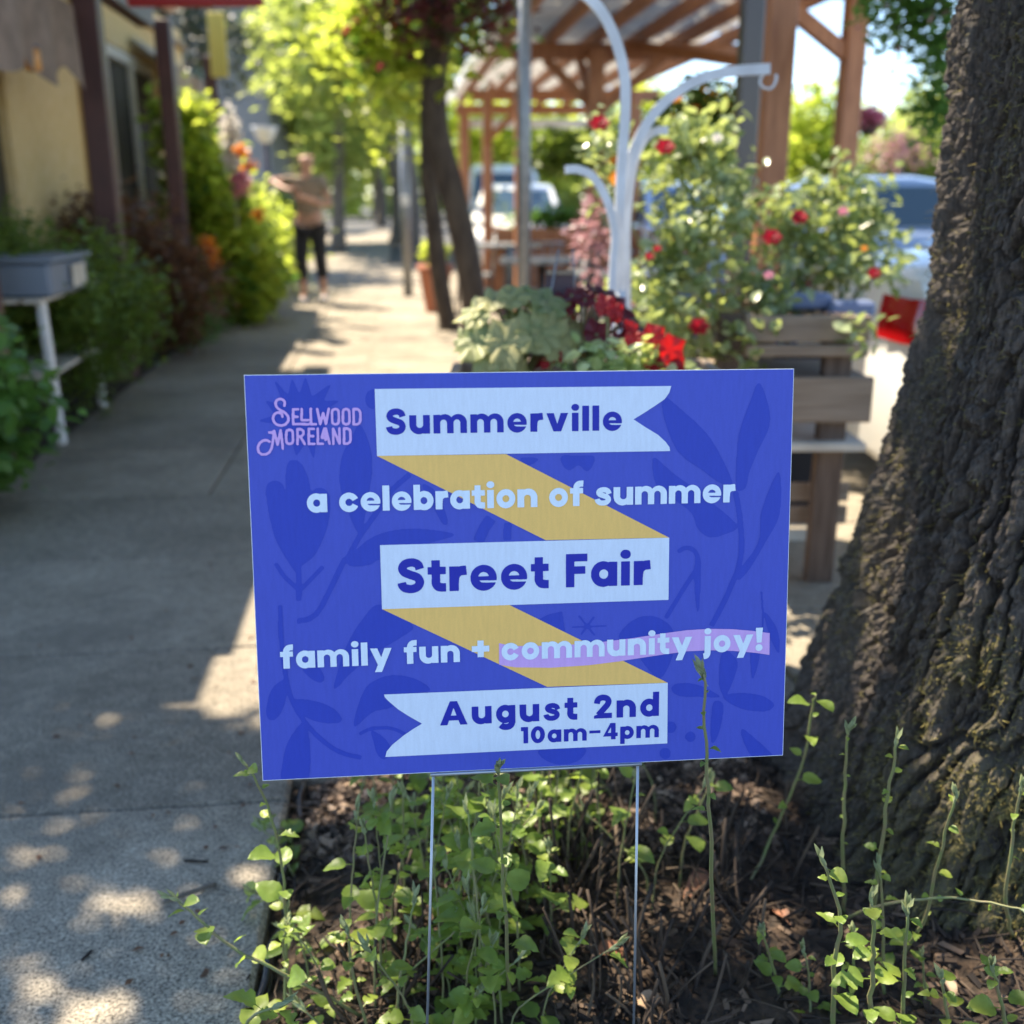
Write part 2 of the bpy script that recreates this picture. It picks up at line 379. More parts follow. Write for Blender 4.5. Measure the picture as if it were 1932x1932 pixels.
SG = json.loads('''{"banner":[[[1388,4405],[4679,4396],[4658,4322],[4606,4250],[4494,4176],[4373,4100],[4253,4030],[4393,3938],[4533,3853],[4621,3773],[4666,3712],[4675,3667],[1393,3675]],[[1398,2681],[4677,2675],[4677,1949],[1400,1952]],[[4680,959],[4683,222],[1390,219],[1408,285],[1473,361],[1610,469],[1729,546],[1817,596],[1664,695],[1549,779],[1443,880],[1405,925],[1395,960]]],"gold":[[[1393,3675],[2816,3667],[4677,2675],[3255,2685]],[[1400,1952],[2835,1951],[4680,959],[3262,970]]],"wave":[[[2865,1470],[3126,1460],[3566,1461],[3920,1481],[4275,1512],[4633,1555],[4902,1582],[5172,1588],[5444,1574],[5681,1545],[5890,1510],[5893,1247],[5724,1279],[5450,1313],[5177,1331],[4906,1329],[4636,1303],[4367,1272],[4099,1240],[3743,1209],[3301,1197],[3037,1211],[2901,1218],[2710,1255],[2712,1509]]],"lines":[["Summerville",[[1503,3919],[4122,3902]],[[3374,4111],[3374,3907]]],["a celebration of summer",[[615,3072],[5438,3062]],[[5336,3261],[5340,3061]]],["Street Fair",[[1585,2141],[4460,2128]],[[4311,2410],[4314,2128]]],["family fun + community joy!",[[257,1308],[5806,1309]],[[3742,1511],[3743,1316]]],["August 2nd",[[2023,564],[4577,567]],[[4129,776],[4131,569]]],["10am-4pm",[[2954,311],[4580,298]],[[4448,447],[4449,298]]]],"logo":[[[415,4237],[421,4277],[400,4303],[368,4310],[336,4294],[323,4263],[334,4224],[369,4193],[415,4165],[450,4122],[452,4079],[422,4039],[371,4026],[321,4041],[293,4082],[296,4130],[325,4160],[360,4163],[385,4145],[390,4120]],[[560,4198],[507,4199],[501,4038],[664,4035]],[[504,4118],[551,4117]],[[598,4200],[594,4081],[666,4080]],[[696,4202],[691,4034],[745,4033]],[[764,4197],[791,4035],[827,4153],[852,4034],[888,4197]],[[922,4165],[931,4185],[952,4194],[966,4194],[986,4185],[994,4164],[991,4058],[982,4037],[961,4029],[947,4029],[927,4038],[919,4059],[922,4165]],[[1038,4163],[1048,4183],[1068,4192],[1081,4192],[1100,4182],[1109,4162],[1106,4055],[1097,4035],[1076,4027],[1063,4027],[1044,4036],[1036,4057],[1038,4163]],[[1154,4190],[1150,4025],[1190,4025],[1214,4040],[1223,4064],[1225,4150],[1217,4176],[1194,4190],[1154,4190]],[[242,3853],[216,3869],[176,3867],[136,3839],[115,3791],[121,3742],[155,3715],[199,3714],[238,3739],[262,3784],[277,3849],[297,3968],[277,3949],[242,3951]],[[297,3968],[326,3819],[366,3973],[382,3775]],[[424,3949],[433,3969],[453,3977],[468,3977],[487,3968],[495,3948],[492,3852],[483,3832],[462,3824],[448,3824],[429,3833],[421,3854],[424,3949]],[[540,3821],[545,3982],[583,3981],[607,3963],[605,3923],[581,3904],[547,3901]],[[573,3901],[618,3819]],[[721,3982],[666,3983],[661,3821],[720,3820]],[[663,3905],[713,3904]],[[763,3984],[758,3819],[812,3818]],[[803,3890],[833,3983],[849,3983],[884,3820]],[[803,3886],[867,3885]],[[845,3958],[842,3861]],[[924,3816],[928,3981],[991,3818],[995,3983]],[[1045,3982],[1040,3817],[1077,3816],[1103,3832],[1110,3856],[1112,3945],[1107,3968],[1081,3981],[1045,3982]]],"dark":{"S":[[[1214,4024],[1305,3827],[1339,3565],[1292,3270],[1184,2826],[1060,3061],[980,3377],[1012,3671],[1130,3896]],[[477,3650],[564,3615],[638,3451],[666,3302],[731,3337],[810,3323],[867,3215],[831,2919],[693,2607],[527,2462],[492,2380],[430,2449],[264,2770],[190,3151],[187,3364],[271,3427],[357,3392],[390,3309],[402,3521],[429,3618]],[[1080,2562],[1263,2740],[1509,2833],[1836,2852],[2230,2778],[1998,2701],[1668,2610],[1388,2518],[1256,2455],[1045,2459]],[[1878,3338],[1991,3302],[2087,3150],[2158,2915],[2100,2900],[2036,3018]],[[306,1181],[156,1084],[84,881],[87,742],[159,713],[244,804],[308,991]],[[396,944],[609,917],[804,831],[912,704],[864,645],[667,663],[505,740],[427,865]],[[470,672],[531,548],[548,302],[523,22],[497,-12],[225,3],[222,144],[297,437]],[[490,1310],[623,1390],[732,1197],[697,1129],[600,1168]],[[843,1045],[881,1242],[987,1529],[1159,1813],[1385,2009],[1734,1757],[1616,1624],[1314,1448],[1045,1235]],[[1054,592],[1083,783],[1189,1039],[1357,1153],[1540,1179],[1772,1117],[1921,989],[1719,937],[1466,800],[1265,757]],[[1243,531],[1375,454],[1455,309],[1386,189],[1303,247],[1265,389]],[[4597,4281],[4809,4123],[5094,3859],[5276,3577],[5407,3276],[5282,3279],[5049,3443],[4781,3640],[4637,3937],[4582,4144]],[[5691,4418],[5813,4140],[5819,3914],[5701,3655],[5600,3395],[5568,3237],[5498,3195],[5452,3258],[5452,3643],[5482,3886],[5582,4178]],[[5940,3404],[5984,3121],[5955,2855],[5835,2627],[5627,2274],[5504,2152],[5519,2278],[5728,2594],[5755,2949]],[[4484,3595],[4714,3415],[4964,3235],[5144,3089],[5471,2797],[5330,2695],[5152,2665],[5007,2775],[4933,2954],[4700,3136],[4522,3281]],[[4987,2419],[5052,2273],[5033,1770],[4984,2060]],[[4097,1534],[4273,1726],[4487,1763],[4667,1675],[4740,1563],[4744,1308],[4603,1021],[4458,1119],[4277,1363]],[[4723,887],[4821,948],[5057,910],[5315,760],[5096,769],[4823,791]],[[5343,758],[5552,795],[5829,746],[5971,628],[5852,558],[5557,609]],[[5340,1321],[5488,1223],[5509,1093],[5388,784],[5314,843],[5291,1047]],[[5226,680],[5354,656],[5306,322],[5216,214]],[[5026,283],[5007,331],[4961,352],[4916,335],[4898,290],[4918,242],[4963,221],[5008,238]],[[4793,412],[4771,466],[4719,490],[4668,471],[4647,419],[4669,365],[4721,341],[4772,360]],[[4730,92],[4709,144],[4660,167],[4611,148],[4591,99],[4612,48],[4661,25],[4710,43]],[[5577,356],[5750,226],[5979,-12],[5756,-20],[5622,157]],[[5821,1759],[5953,1608],[6009,1441],[6009,1257],[5903,1445]],[[5669,1307],[5777,1358],[5764,1156],[5695,956]],[[3175,222],[3693,215],[3639,69],[3442,23],[3246,80]],[[3442,3635],[3632,3631],[3805,3627],[3788,3506],[3719,3456],[3632,3527],[3529,3469],[3451,3531]],[[2980,3628],[3185,3606],[3082,3540],[3013,3558]],[[1394,4383],[1359,4398],[1322,4384],[1295,4347],[1284,4294],[1293,4242],[1318,4203],[1354,4188],[1390,4202]]],"P":[[[307,4534],[458,4352],[507,4542],[580,4358],[652,4556],[713,4331],[926,4472],[838,4289],[1026,4289],[867,4192],[976,4110],[830,3999],[890,3868],[747,3888],[708,3645],[634,3841],[518,3681],[477,3877],[336,3912],[403,4024],[113,4077],[312,4138],[208,4300],[410,4240]],[[3127,1750],[3285,1825],[3442,1855],[3474,1630],[3442,1577]]],"T":[[[[499,2593],[493,2309],[488,2071]],34],[[[247,2510],[346,2348],[471,2218]],26],[[[769,2459],[669,2362],[519,2208]],26],[[[1750,3465],[1535,3281],[1351,3020],[1183,2792],[1030,2530],[997,2511],[843,2214],[706,1965],[589,1868],[455,1848]],34],[[[2645,2951],[2561,2836],[2494,2686]],70],[[[2828,2896],[2818,2694]],50],[[[283,2031],[277,1643],[321,1128],[394,867],[502,671],[661,472],[872,304],[1119,221]],30],[[[1101,503],[1261,565],[1461,555],[1627,477]],22],[[[5445,3187],[5505,2868],[5531,2510],[5483,2243],[5466,2206],[5346,1921],[5190,1619]],36],[[[4780,2507],[4886,2552],[4994,2491],[5033,2311],[4989,2275],[4841,2047],[4648,1730]],30],[[[3548,1663],[3963,1665]],14],[[[3627,1803],[3822,1553]],14],[[[3812,1779],[3654,1569]],14],[[[5778,2015],[5804,1741],[5804,1376]],12]]}}''')
# ------------------------------------------------------------------ material set
def concrete(name, base, base2, speck=.5):
    m = bpy.data.materials.new(name); m.use_nodes = True; t = m.node_tree; p = t.nodes['Principled BSDF']; L = t.links.new
    g = t.nodes.new('ShaderNodeNewGeometry'); P = g.outputs['Position']
    def N(sc, det=4, ro=.6):
        n = t.nodes.new('ShaderNodeTexNoise'); n.inputs['Scale'].default_value = sc; n.inputs['Detail'].default_value = det; n.inputs['Roughness'].default_value = ro
        L(P, n.inputs['Vector']); return n.outputs[0]
    def MR(s, a, b, c, d):
        n = t.nodes.new('ShaderNodeMapRange'); L(s, n.inputs[0])
        for i, v in enumerate((a,b,c,d)): n.inputs[i+1].default_value = v
        return n.outputs[0]
    def MX(f, a, b, bt='MIX'):
        n = t.nodes.new('ShaderNodeMix'); n.data_type = 'RGBA'; n.blend_type = bt
        for i, v in ((0,f),(6,a),(7,b)):
            if hasattr(v, 'links'): L(v, n.inputs[i])
            else: n.inputs[i].default_value = v if i == 0 else (*v, 1)
        return n.outputs[2]
    c = MX(MR(N(2.2, 6), .35, .68, 0, 1), base, base2)
    sp = N(170, 4, .75); c = MX(1.0, c, MR(sp, .34, .66, 1-speck, 1+speck*.75), 'MULTIPLY')
    c = MX(1.0, c, MR(N(24, 5), .35, .7, .78, 1.15), 'MULTIPLY')
    oi = t.nodes.new('ShaderNodeObjectInfo'); c = MX(1.0, c, MR(oi.outputs['Random'], 0, 1, .86, 1.12), 'MULTIPLY')
    st = MR(N(1.3, 6, .65), .52, .64, 0, .55); c = MX(st, c, (base[0]*.5, base[1]*.5, base[2]*.52))
    L(c, p.inputs['Base Color']); p.inputs['Roughness'].default_value = .9
    b = t.nodes.new('ShaderNodeBump'); b.inputs['Strength'].default_value = .7; b.inputs['Distance'].default_value = .003
    L(sp, b.inputs['Height']); L(b.outputs[0], p.inputs['Normal'])
    return m
M = {}
M['concrete'] = concrete('concrete', (.26,.222,.165), (.37,.32,.245), .85)
M['asphalt'] = mat('asphalt', (.06,.06,.06), .9, bump=(.5,.01), col2=(.09,.088,.085), nscale=30)
M['soil'] = mat('soil', (.022,.015,.010), .95, bump=(1,.012), col2=(.075,.048,.030), nscale=60, detail=8)
def tintmat(name, cols, rough=.85, nscale=0):
    m = bpy.data.materials.new(name); m.use_nodes = True; t = m.node_tree; p = t.nodes['Principled BSDF']
    a = t.nodes.new('ShaderNodeAttribute'); a.attribute_name = 'tint'; r = t.nodes.new('ShaderNodeValToRGB')
    while len(r.color_ramp.elements) < len(cols): r.color_ramp.elements.new(.5)
    for i, c in enumerate(cols): r.color_ramp.elements[i].position = i/(len(cols)-1); r.color_ramp.elements[i].color = (*c, 1)
    t.links.new(a.outputs['Fac'], r.inputs[0]); t.links.new(r.outputs[0], p.inputs['Base Color']); p.inputs['Roughness'].default_value = rough
    return m
M['chips'] = tintmat('wood_chips', [(.015,.010,.007),(.035,.022,.014),(.07,.044,.028),(.20,.135,.09)])
M['twigs'] = tintmat('dead_twigs', [(.018,.012,.009),(.04,.026,.018),(.10,.07,.045)])
M['stem'] = mat('green_stem', (.16,.20,.07), .55, col2=(.20,.17,.09), nscale=40)
M['sprout'] = leafmat('sprout_leaf', (.13,.21,.04), (.28,.34,.06), (.55,.75,.10), .42, .42, vein=True)
M['sproutgrey'] = leafmat('sprout_tip', (.26,.32,.20), (.30,.33,.15), (.45,.5,.25), .35, .6)
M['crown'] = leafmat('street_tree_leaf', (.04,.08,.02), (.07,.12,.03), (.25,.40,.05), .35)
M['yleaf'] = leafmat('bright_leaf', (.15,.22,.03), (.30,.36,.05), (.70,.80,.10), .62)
M['fleaf'] = leafmat('far_leaf', (.15,.21,.06), (.28,.33,.10), (.65,.75,.16), .58)
M['dleaf'] = leafmat('deep_green_leaf', (.07,.125,.025), (.16,.23,.04), (.3,.42,.05), .4)
M['gleaf'] = leafmat('mid_green_leaf', (.06,.14,.03), (.13,.24,.05), (.2,.42,.06), .4)
M['bleaf'] = leafmat('bronze_leaf', (.09,.055,.032), (.20,.085,.04), (.3,.15,.06), .3)
M['pleaf'] = leafmat('purple_leaf', (.035,.014,.018), (.09,.025,.03), (.35,.06,.05), .35)
M['rleaf'] = leafmat('rose_leaf_glints', (.07,.11,.035), (.38,.44,.27), (.6,.7,.15), .35, .25)  # paler second tint paints sky glints onto the leaves
M['cleaf'] = leafmat('conifer_leaf', (.035,.055,.035), (.08,.10,.06), (.1,.14,.06), .2)
M['heu_green'] = leafmat('heuchera_green', (.20,.24,.09), (.42,.38,.16), (.5,.6,.2), .3, .55, vein=True)
M['heu_red'] = leafmat('heuchera_red', (.07,.012,.02), (.14,.02,.03), (.7,.04,.03), .4, .4, vein=True)
M['scarlet'] = leafmat('scarlet_leaf', (.26,.008,.012), (.40,.015,.018), (.7,.015,.015), .42, .5, vein=True)
M['lime'] = leafmat('lime_leaf', (.32,.42,.14), (.6,.66,.36), (.7,.8,.2), .4, .45)
M['petal_red'] = leafmat('red_petal', (.30,.006,.02), (.45,.01,.03), (.7,.01,.03), .35, .5)
M['petal_orange'] = leafmat('orange_petal', (.75,.25,.03), (.8,.4,.06), (1,.4,.02), .45)
M['petal_pink'] = leafmat('pink_petal', (.65,.22,.32), (.8,.42,.5), (.9,.3,.4), .4)
M['petal_white'] = leafmat('white_petal', (.75,.7,.62), (.85,.8,.75), (.9,.85,.8), .3)
M['blossom'] = leafmat('dusky_pink_blossom', (.30,.14,.16), (.45,.28,.28), (.5,.25,.28), .35)
M['redwood'] = mat('stained_redwood', (.30,.115,.048), .55, bump=(.25,.004), col2=(.44,.19,.085), nscale=5, stretch=(8,8,1))
M['oldwood'] = mat('weathered_wood', (.22,.16,.11), .85, bump=(.5,.006), col2=(.34,.26,.19), nscale=5, stretch=(1,9,14), mixlo=.3, mixhi=.7)
M['darkwood'] = mat('dark_stained_wood', (.10,.065,.045), .8, bump=(.4,.005), col2=(.16,.11,.08), nscale=6, stretch=(9,9,1))
M['palewood'] = mat('pale_painted_wood', (.50,.44,.36), .8, col2=(.66,.60,.50), nscale=8)
M['maroon'] = mat('maroon_paint', (.055,.020,.020), .45, col2=(.08,.028,.026), nscale=6)
M['ochre'] = mat('ochre_stucco', (.62,.44,.19), .85, bump=(.3,.004), col2=(.68,.50,.25), nscale=14)
M['trim'] = mat('mustard_trim', (.40,.26,.09), .6)
M['cream'] = mat('cream_frame', (.55,.50,.42), .5)
M['glass'] = mat('dark_window_glass', (.03,.035,.04), .06, spec=.8)
M['curtain'] = mat('dark_curtain', (.045,.04,.032), .9, col2=(.085,.075,.055), nscale=4, stretch=(9,9,.5))
M['canvas'] = mat('brown_canvas', (.19,.14,.11), .95, bump=(.4,.01), col2=(.27,.20,.16), nscale=9)
M['tancanvas'] = mat('tan_canvas', (.36,.29,.20), .95, col2=(.44,.36,.26), nscale=5)
M['yellow'] = mat('yellow_paint', (.72,.55,.12), .6)
M['red'] = mat('red_paint', (.35,.02,.02), .4)
M['white'] = mat('white_paint', (.80,.80,.78), .35, col2=(.72,.72,.70), nscale=12)
M['galv'] = mat('galvanised_steel', (.22,.23,.24), .45, metal=.6, col2=(.29,.30,.31), nscale=30)
M['wire'] = mat('stake_wire', (.36,.39,.43), .42, metal=.8)
M['hanger'] = mat('white_coated_steel', (.72,.74,.78), .4, col2=(.60,.61,.64), nscale=14)
M['darksteel'] = mat('dark_brown_steel', (.06,.045,.045), .3)
M['roof'] = mat('corrugated_plastic_roof', (.62,.58,.52), .5, col2=(.30,.26,.21), nscale=2.2)
_t = M['roof'].node_tree; _l = _t.nodes.new('ShaderNodeBsdfTranslucent'); _l.inputs[0].default_value = (.75,.72,.64,1); _m = _t.nodes.new('ShaderNodeMixShader'); _m.inputs[0].default_value = .22
_t.links.new(_t.nodes['Principled BSDF'].outputs[0], _m.inputs[1]); _t.links.new(_l.outputs[0], _m.inputs[2]); _t.links.new(_m.outputs[0], _t.nodes['Material Output'].inputs[0])
M['greyroof'] = mat('grey_roofing', (.16,.15,.14), .9)
M['soffit'] = mat('tan_soffit', (.30,.22,.14), .8)
M['greytub'] = mat('grey_blue_plastic', (.15,.18,.23), .5)
M['bluetub'] = mat('blue_plastic', (.16,.20,.33), .4)
M['terracotta'] = mat('terracotta', (.38,.14,.08), .8)
M['black'] = mat('black_plastic', (.012,.012,.014), .35)
M['board_white'] = mat('white_corrugated_plastic', (.80,.82,.85), .4)
M['carwhite'] = mat('white_car_paint', (.78,.77,.72), .3, coat=.8)
M['carblue'] = mat('silver_blue_car_paint', (.30,.38,.50), .25, coat=.9, metal=.3)
M['carglass'] = mat('car_glass', (.04,.07,.09), .05, spec=.9)
M['tyre'] = mat('tyre_rubber', (.02,.02,.02), .8)
M['rim'] = mat('wheel_rim', (.45,.45,.46), .3, metal=.8)
M['lamp'] = mat('clear_lens', (.7,.72,.75), .1, spec=.8)
M['tail'] = mat('red_lens', (.36,.004,.006), .12, coat=.6)
M['skin'] = mat('skin', (.50,.27,.18), .5)
M['hair'] = mat('sandy_hair', (.50,.30,.13), .6)
M['shirt'] = mat('tan_shirt', (.27,.21,.15), .9)
M['trouser'] = mat('black_trousers', (.018,.018,.022), .9)
M['shoe'] = mat('pale_shoes', (.7,.66,.64), .7)
M['grey_wall'] = mat('grey_siding', (.30,.30,.32), .8)
M['greenglass'] = mat('green_tinted_glass', (.16,.24,.19), .15)
M['darkbark'] = mat('dark_bark', (.05,.036,.028), .9, bump=(.8,.02), col2=(.10,.075,.055), nscale=16, stretch=(1,1,.3))
M['farbark'] = mat('grey_bark', (.12,.10,.08), .9, bump=(.6,.02), col2=(.17,.14,.11), nscale=10)
M['slate'] = mat('chalkboard', (.05,.016,.022), .5)
M['hedge_soil'] = mat('bed_soil', (.03,.022,.016), .95, bump=(.8,.02), col2=(.055,.04,.03), nscale=25)

# ------------------------------------------------------------------ ground, pavement
SLOPE = -.11; tl = math.hypot(1, SLOPE); US = Vector((SLOPE, 1, 0))/tl; UT = Vector((1, -SLOPE, 0))/tl
gr = MB(); gr.poly([(-300,-60,-.07),(300,-60,-.07),(300,500,-.07),(-300,500,-.07)])
o = gr.build('ground', M['asphalt']); tag(o, kind='structure')
def xl(y): return -2.21-.12*(y-4.46)
def xr(y): return -.40-.10*(y-1.3)
def slab(parent, a, b, c, d, h=0.0, R=random.Random(1)):
    """a,b,c,d: corners (x,y) counter-clockwise"""
    P = [Vector((p[0], p[1], 0)) for p in (a,b,c,d)]; ctr = sum(P, Vector())/4
    def ins(k): return [p+(ctr-p).normalized()*k*1.4 for p in P]
    mb = MB(); t = [R.uniform(-.0015,.0015) for _ in P]
    top = [Vector((p.x, p.y, h+t[i])) for i, p in enumerate(ins(.011))]; mid = [Vector((p.x, p.y, h-.008+t[i])) for i, p in enumerate(ins(.004))]
    bot = [Vector((p.x, p.y, h-.09)) for p in ins(.004)]
    mb.v = top+mid+bot; mb.f = [(0,1,2,3)]+[(i+4,(i+1)%4+4,(i+1)%4,i) for i in range(4)]+[(i+8,(i+1)%4+8,(i+1)%4+4,i+4) for i in range(4)]
    return mb.build('paving_slab', M['concrete'], parent)
side = thing('sidewalk', None, None); side['kind'] = 'structure'
JY = [-1.42,-.59,.24,1.07,1.90,2.71,3.52,4.35]+[4.35+.85*i for i in range(1, 44)]
for i in range(len(JY)-1):
    y0, y1 = JY[i], JY[i+1]; f = lambda x, y: (x, y+.11*(x+.8))
    if y1 <= 4.4:
        slab(side, f(xl(y0),y0), f(xr(y0),y0), f(xr(y1),y1), f(xl(y1),y1))
    else:
        xm = lambda y: -1.28-.10*(y-4.4); e = lambda y: xr(y)
        slab(side, f(xl(y0),y0), f(xm(y0),y0), f(xm(y1),y1), f(xl(y1),y1)); slab(side, f(xm(y0),y0), f(e(y0),y0), f(e(y1),y1), f(xm(y1),y1))
plaza = thing('plaza_pavement', None, None); plaza['kind'] = 'structure'
YP = [2.12,2.95,3.78,4.61]+[4.61+1.2*i for i in range(1, 14)]
for i in range(len(YP)-1):
    y0, y1 = YP[i], YP[i+1]; w_ = 1.25
    for k in range(3 if y0 < 6 else 1):
        a0, a1 = xr(y0)+k*w_, xr(y0)+(k+1)*w_; b0, b1 = xr(y1)+k*w_, xr(y1)+(k+1)*w_; f = lambda x, y: (x, y+.11*(x+.8)-.13)
        slab(plaza, f(a0,y0), f(a1,y0), f(b1,y1), f(b0,y1))
bd = MB(); bd.poly([(-6,-2,.012),(xl(-2),-2,.012),(xl(40),40,.012),(-12,40,.012)]); o = bd.build('planting_bed', M['hedge_soil']); o['kind'] = 'structure'

# tree well soil
nx, ny = 330, 200
X, Y = np.meshgrid(np.linspace(-.50, 2.4, nx), np.linspace(.55, 2.30, ny))
def soilz(x, y):
    x = np.asarray(x, float); y = np.asarray(y, float)
    base = -.028+.035*np.clip((x-xr(y))/.35, 0, 1)+.06*np.clip(1-np.hypot(x-1.1, y-1.9)/1.1, 0, 1)
    base -= .02*np.clip((y-2.0)/.2, 0, 1)
    return base+.035*(fbm(x*9, y*9, 3)-.5)+.016*(fbm(x*45, y*45, 5, 3)-.5)
Xw = np.maximum(X, xr(Y)+.006*np.sin(Y*30)+.012*(vn(Y*22, Y*0, 4)-.5)); Z = soilz(Xw, Y)
V = np.stack([Xw, Y, Z], -1).reshape(-1, 3); I = np.arange(nx*ny).reshape(ny, nx)
Q = np.stack([I[:-1,:-1], I[:-1,1:], I[1:,1:], I[1:,:-1]], -1).reshape(-1, 4)
o = link(bpy.data.objects.new('tree_well_soil', np_mesh('tree_well_soil', V, Q, [M['soil']]))); o['kind'] = 'structure'
def sz(x, y): return float(soilz(x, y))
# ------------------------------------------------------------------ the building on the left
FD = lambda y, off=0: -3.14-.11*(y-7.2)+off                     # x of the wall plane at distance y
def wallbox(mb, y0, y1, z0, z1, off, th):
    """box lying on the wall plane, outer face at offset off towards the walk"""
    a = Vector((FD(y0), y0, 0)); b = Vector((FD(y1), y1, 0)); n = UT
    p = [a+n*off, b+n*off, b+n*(off-th), a+n*(off-th)]; s = len(mb.v)
    for z in (z0, z1):
        for q in p: mb.v.append(Vector((q.x, q.y, z)))
    mb.f += [(s,s+1,s+2,s+3),(s+7,s+6,s+5,s+4)]+[(s+i, s+4+i, s+4+(i+1)%4, s+(i+1)%4) for i in range(4)]
bl = thing('cafe_building', 'low ochre walled building with maroon posts along the left side of the walk', 'building', (FD(7.2), 7.2, 0))
mb = MB(); wallbox(mb, 3.8, 6.45, 0, 3.0, 0, .2); wallbox(mb, 6.98, 9.45, 0, 3.0, 0, .2); wallbox(mb, 11.35, 13.2, 0, 3.0, 0, .2)
wallbox(mb, 6.45, 6.98, 2.2, 3.0, 0, .2); wallbox(mb, 9.45, 11.35, 2.45, 3.0, 0, .2); wallbox(mb, 9.45, 11.35, 0, .75, 0, .2)
e0 = Vector((FD(13.2), 13.2, 0)); e1 = e0-UT*4
mb.v += [Vector((e0.x,e0.y,0)), Vector((e1.x,e1.y,0)), Vector((e1.x,e1.y,3)), Vector((e0.x,e0.y,3))]; n_ = len(mb.v); mb.f.append((n_-4,n_-3,n_-2,n_-1))
mb.build('wall', M['ochre'], bl)
mb = MB(); wallbox(mb, 6.45, 6.98, .02, 2.2, -.06, .05); mb.build('door', M['black'], bl)
mb = MB(); wallbox(mb, 6.35, 6.44, 0, 2.25, .02, .06); mb.build('door_frame', M['maroon'], bl)
mb = MB(); wallbox(mb, 8.62, 8.80, .3, 2.9, .03, .05); mb.build('wall_trim', M['trim'], bl)
mb = MB(); wallbox(mb, 9.28, 9.42, .3, 2.9, .04, .06); mb.build('wall_trim', M['maroon'], bl)
for (y0, y1) in ((9.47, 10.4), (10.42, 11.33)):
    mb = MB(); wallbox(mb, y0, y0+.07, .78, 2.42, .03, .09); wallbox(mb, y1-.07, y1, .78, 2.42, .03, .09); wallbox(mb, y0+.071, y1-.071, 2.33, 2.42, .03, .09); wallbox(mb, y0+.071, y1-.071, .78, .86, .03, .09)
    wf = mb.build('window', M['cream'], bl)
    mb = MB(); wallbox(mb, y0+.072, y1-.072, .86, 2.33, -.02, .01); mb.build('pane', M['glass'], wf)
    mb = MB()
    def cur(u, v, y0=y0, y1=y1):
        y = y0+.07+(y1-y0-.14)*u; return Vector((FD(y), y, .86+1.46*v))+UT*(-.005+.02*math.sin(u*40)*.4)
    mb.grid(cur, 40, 1); mb.build('curtain', M['curtain'], wf, smooth=True)
POSTX = lambda y: -2.64-.11*(y-7.2)
for y in (4.8, 7.2, 9.6, 12.0):
    mb = MB(); mb.box((POSTX(y), y, 1.30), (.15 if y < 9 else .13, .15, 2.6), rz=.11, bev=.008); mb.build('post', M['maroon'], bl)
mb = MB()
for (a, b) in ((4, 13),):
    p = Vector((POSTX(6.4), 6.4, 2.53)); mb.box(p, (.12, 5.1, .16), rz=-math.atan(SLOPE)*-1 if False else math.atan(-SLOPE))
mb.build('beam', M['maroon'], bl)
mb = MB()
def rf(x, y): return Vector((POSTX(y)+x, y, 0))
def prism(mb, base, z0, z1):
    s = len(mb.v); n = len(base)
    for z in (z0, z1):
        for q in base: mb.v.append(Vector((q[0], q[1], z)))
    mb.f += [tuple(s+i for i in range(n-1,-1,-1)), tuple(s+n+i for i in range(n))]+[(s+i, s+(i+1)%n, s+n+(i+1)%n, s+n+i) for i in range(n)]
prism(mb, [rf(-.19,3.78), rf(-.19,8.95), rf(-4.5,8.95), rf(-4.5,3.78)], 2.87, 3.02); mb.build('roof', M['greyroof'], bl)
mb = MB(); prism(mb, [rf(-.85,8.97), rf(-.85,13.3), rf(-4.5,13.3), rf(-4.5,8.97)], 2.87, 3.02); mb.build('roof', M['greyroof'], bl)
mb = MB(); prism(mb, [rf(-.42,9.0), rf(-.42,13.2), rf(-.84,13.2), rf(-.84,9.0)], 2.80, 2.84); mb.build('soffit', M['soffit'], bl)
# canvas awnings
aw = thing('canvas_awning', 'sagging brown canvas awning with a scalloped lower edge between the nearest posts', 'awning', (POSTX(5.6), 5.6, 2))
mb = MB()
def awf(u, v):
    y = 4.0+3.0*u; sag = .10*math.sin(v*math.pi)*math.sin(u*9)
    x = POSTX(y)-.46+.42*v; z = 2.65-.35*v-.15*math.sin(v*math.pi)
    return (x, y, z+sag*.6)
mb.grid(awf, 40, 8); mb.build('canopy', M['canvas'], aw, smooth=True)
mb = MB()
def vaf(u, v):
    y = 4.0+3.0*u; return (POSTX(y)-.03+.035*math.sin(u*34)*v, y, 2.30-v*(.36+.15*abs(math.sin(u*4.2*math.pi+.6))))
mb.grid(vaf, 80, 4); mb.build('valance', M['canvas'], aw, smooth=True)
aw2 = thing('canvas_awning', 'tan canvas awning farther along the ochre building, past the dark window', 'awning', (POSTX(11), 11, 2))
mb = MB()
mb.grid(lambda u, v: (POSTX(10.5+2.2*u)-.46+.30*v, 10.5+2.2*u, 2.60-.20*v-.04*math.sin(v*3.14)), 20, 6); mb.build('canopy', M['tancanvas'], aw2, smooth=True)
mb = MB(); mb.grid(lambda u, v: (POSTX(10.5+2.2*u)-.155+.012*math.sin(u*50), 10.5+2.2*u, 2.39-v*(.34+.04*abs(math.sin(u*6*math.pi)))), 60, 3); mb.build('valance', M['tancanvas'], aw2, smooth=True)
